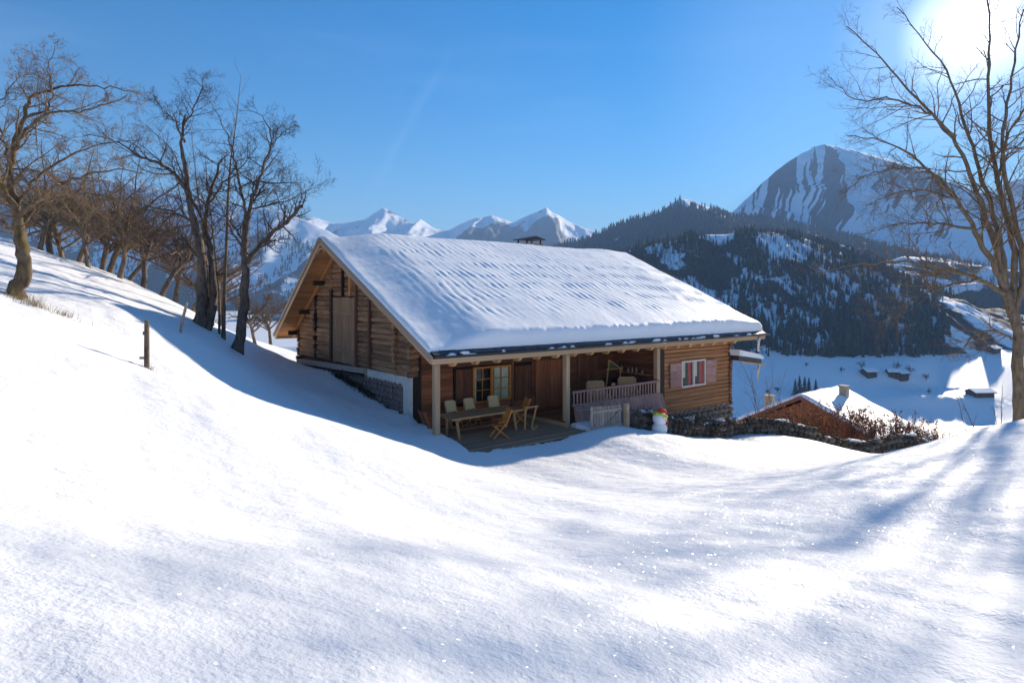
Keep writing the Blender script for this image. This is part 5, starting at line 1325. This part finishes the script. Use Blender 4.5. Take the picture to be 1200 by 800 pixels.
# ------------------------------------------------------------------ across the valley: farmhouses, spruces, field trees
def hit(px, py, d0=180., d1=460.):
    d = np.linspace(d0, d1, 1200); x = (px - 600) / F * d; z = ground_z(x, d, False); ray = -(py - HZ) / F * d
    k = np.where(z >= ray)[0]; k = k[0] if len(k) else 0
    return float(x[k]), float(d[k]), float(z[k])
M['farm_wood'] = plain('dark_farm_timber', (0.07, 0.045, 0.035), 0.9, .3, 1.5)
FG = 'farmhouses in the valley field'
for k, (px, py, w, l, h, rz, lab) in enumerate(((1018, 439, 6.6, 5.4, 3.4, .2, 'dark snow-roofed farmhouse alone in the blue field left of the others'), (1046, 439, 5, 5, 3.0, -.3, 'small dark farmhouse, left one of the close pair in the field'), (1056, 441, 5.8, 5.4, 3.4, .3, 'dark farmhouse with steep gable, right one of the close pair'),
                                              (1148, 463, 11, 7, 3.2, .1, 'long low farm building seen through the bare bush by the right trunk'), (1163, 412, 7, 6, 3.6, .4, 'small far farmhouse high in the field behind the right trunk'))):
    x, y, z = hit(px, py); o = empty('farmhouse', (x, y, z), rz); tag(o, lab, 'house', FG)
    MB().prism([(-l / 2, -2.5), (l / 2, -2.5), (l / 2, h * .55), (0, h * .95), (-l / 2, h * .55)], -w / 2, w / 2, 0).build('wall', M['farm_wood'], o)
    rr = MB()
    for s in (-1, 1): rr.prism([(0, h), (s * (l / 2 + .9), h * .48), (s * (l / 2 + .9), h * .48 + .22), (0, h + .24)], -w / 2 - .8, w / 2 + .8, 0)
    rr = rr.build('roof', M['farm_wood'], o)
    for s in (-1, 1): MB().prism([(s * .03, h + .27), (s * (l / 2 + .7), h * .50 + .25), (s * (l / 2 + .7), h * .50 + .55), (s * .03, h + .6)], -w / 2 - .7, w / 2 + .7, 0).build('snow_cover', M['snow_small'], rr)
    for uu in (-w * .25, w * .2): MB().box((uu - .5, -l / 2 - .06, .3), (uu + .5, -l / 2 - .02, 1.6)).build('window', M['dark'], o)
def spruce(px, py, H, seed, label):
    x, y, z = hit(px, py); g = random.Random(seed); o = empty('spruce_tree', (x, y, z)); tag(o, label, 'tree', 'dark spruces standing in the valley field')
    MB().tube([(0, 0, -.3), (0, 0, H * .97)], [H * .022, .03], 6).build('trunk', M['bark_dark'], o)
    V, T = [], []
    for k in range(13):
        z0 = H * (.06 + .88 * k / 13); rad = H * .19 * (1 - k / 13.6) ** .85
        for q in range(11):
            a = 2 * math.pi * (q + g.random()) / 11; rr = rad * g.uniform(.65, 1.15); b = len(V); w = .35 * rad + .12
            V += [(0, 0, z0 + H * .085), (rr * math.cos(a) - w * math.sin(a) * .5, rr * math.sin(a) + w * math.cos(a) * .5, z0 - H * .012), (rr * 1.08 * math.cos(a), rr * 1.08 * math.sin(a), z0 - H * .03), (rr * math.cos(a) + w * math.sin(a) * .5, rr * math.sin(a) - w * math.cos(a) * .5, z0 - H * .012)]; T.append((b, b + 1, b + 2)); T.append((b, b + 2, b + 3))
    link('crown', np_mesh('crown', np.array(V), [np.array(T)], M['spruce']), o)
for k, (px, py, h, lab) in enumerate(((932, 466, 11, 'leftmost spruce of the dark clump beyond the orange chalet'), (937, 466, 13, 'second spruce from the left in the dark clump'), (943, 465, 12, 'middle spruce of the dark clump beyond the orange chalet'), (948, 465, 11.5, 'second spruce from the right in the dark clump'), (956, 465, 10.5, 'rightmost slightly separate spruce of the dark clump'))):
    spruce(px, py, h, k, lab)
for k, (px, py, H, lab) in enumerate(((900, 462, 3.5, 'round dark bush in the field left of the spruce clump'), (912, 461, 5.0, 'small bare tree in the field beside the round dark bush'), (986, 436, 4, 'bare bush in the field left of the first farmhouse'), (1010, 433, 7, 'bare tree behind the lone farmhouse'), (1050, 434, 7, 'bare tree behind the close pair of farmhouses'), (1066, 440, 7, 'wide bare tree right of the close pair of farmhouses'), (1086, 446, 5, 'bare bush right of the wide bare tree by the farmhouse pair'), (1089, 461, 3.5, 'small bare bush low in the field, left of the sunlit patch'), (945, 430, 3.5, 'single small bush high in the blue field'))):
    x, y, z = hit(px, py); T = Bare(400 + k); o = empty('field_tree', (x, y, z)); tag(o, lab, 'tree', 'bare trees in the valley field')
    q = T.walk((x, y, z - .2), (0, 0, 1), H * .5, 4, .08, .05); rad = list(np.linspace(H * .03, H * .02, 5)); T.add(q, rad, 0)
    T.sprout(q, rad, H, 1, 3, dict(n=[0, 9, 6, 5], t0=.3, ang=(20, 70), ratio=.6, rmax=[1, .10, .06, .05], wob=.14, up=.08))
    T.lines = [(p, np.maximum(r, .035), l) for p, r, l in T.lines]
    T.mesh('trunk', (0,), M['bark_dark'], (x, y, z), o); T.mesh('crown', (1, 2, 3), M['twig_dark'], (x, y, z), o)

# dead brush tangled over the stone wall
def brush():
    T = Bare(500); g = np.random.default_rng(77)
    for k in range(800):
        q = g.uniform(0, WL); x, y, a = wall_pt(q); off = g.uniform(-.32, .2); x, y = x - math.sin(a) * off, y + math.cos(a) * off
        z = gz(x, y) + g.uniform(.1, .7)
        T.add(T.walk((x, y, z), (g.normal(0, 1), g.normal(0, 1), g.uniform(-.3, .9)), g.uniform(.2, .55), 4, .3, -.05), np.linspace(.012, .004, 5), 2)
    o = empty('wall_brush', WP[0]); o.location.z = gz(*WP[0][:2]); tag(o, 'dead brown brush tangled over the stone wall', 'brush', kind='stuff')
    T.mesh('stems', (2,), M['twig_dark'], tuple(o.location), o)
    n = 11000; pts = np.concatenate([l[0] for l in T.lines]); c = pts[g.integers(0, len(pts), n)] + g.normal(0, .07, (n, 3)) - np.array(o.location)
    a = g.normal(0, 1, (n, 3)); a /= np.linalg.norm(a, axis=1, keepdims=True); b = np.cross(a, g.normal(0, 1, (n, 3))); b /= np.linalg.norm(b, axis=1, keepdims=True); s = g.uniform(.02, .05, (n, 1))
    link('dead_leaves', np_mesh('dead_leaves', np.stack([c - a * s, c + b * s * .6, c + a * s, c - b * s * .6], 1).reshape(-1, 3), [np.arange(n * 4).reshape(-1, 4)], M['ivy']), o)
brush()

# ------------------------------------------------------------------ the air of the valley
def build_haze():
    t = bpy.data.materials.new('haze'); t.use_nodes = True; n = t.node_tree.nodes; n.clear()
    o = n.new('ShaderNodeOutputMaterial'); v = n.new('ShaderNodeVolumePrincipled')
    v.inputs['Color'].default_value = (0.34, 0.58, 1.0, 1); v.inputs['Density'].default_value = HAZE; v.inputs['Anisotropy'].default_value = 0.0
    t.node_tree.links.new(v.outputs[0], o.inputs['Volume'])
    b = MB().box((-6500, -3200, -80), (6500, 4600, 570)).build('haze', t)
    tag(b, 'thin blue winter haze filling the valley air', 'haze', kind='stuff')
HAZE = 2.5e-4
build_haze()
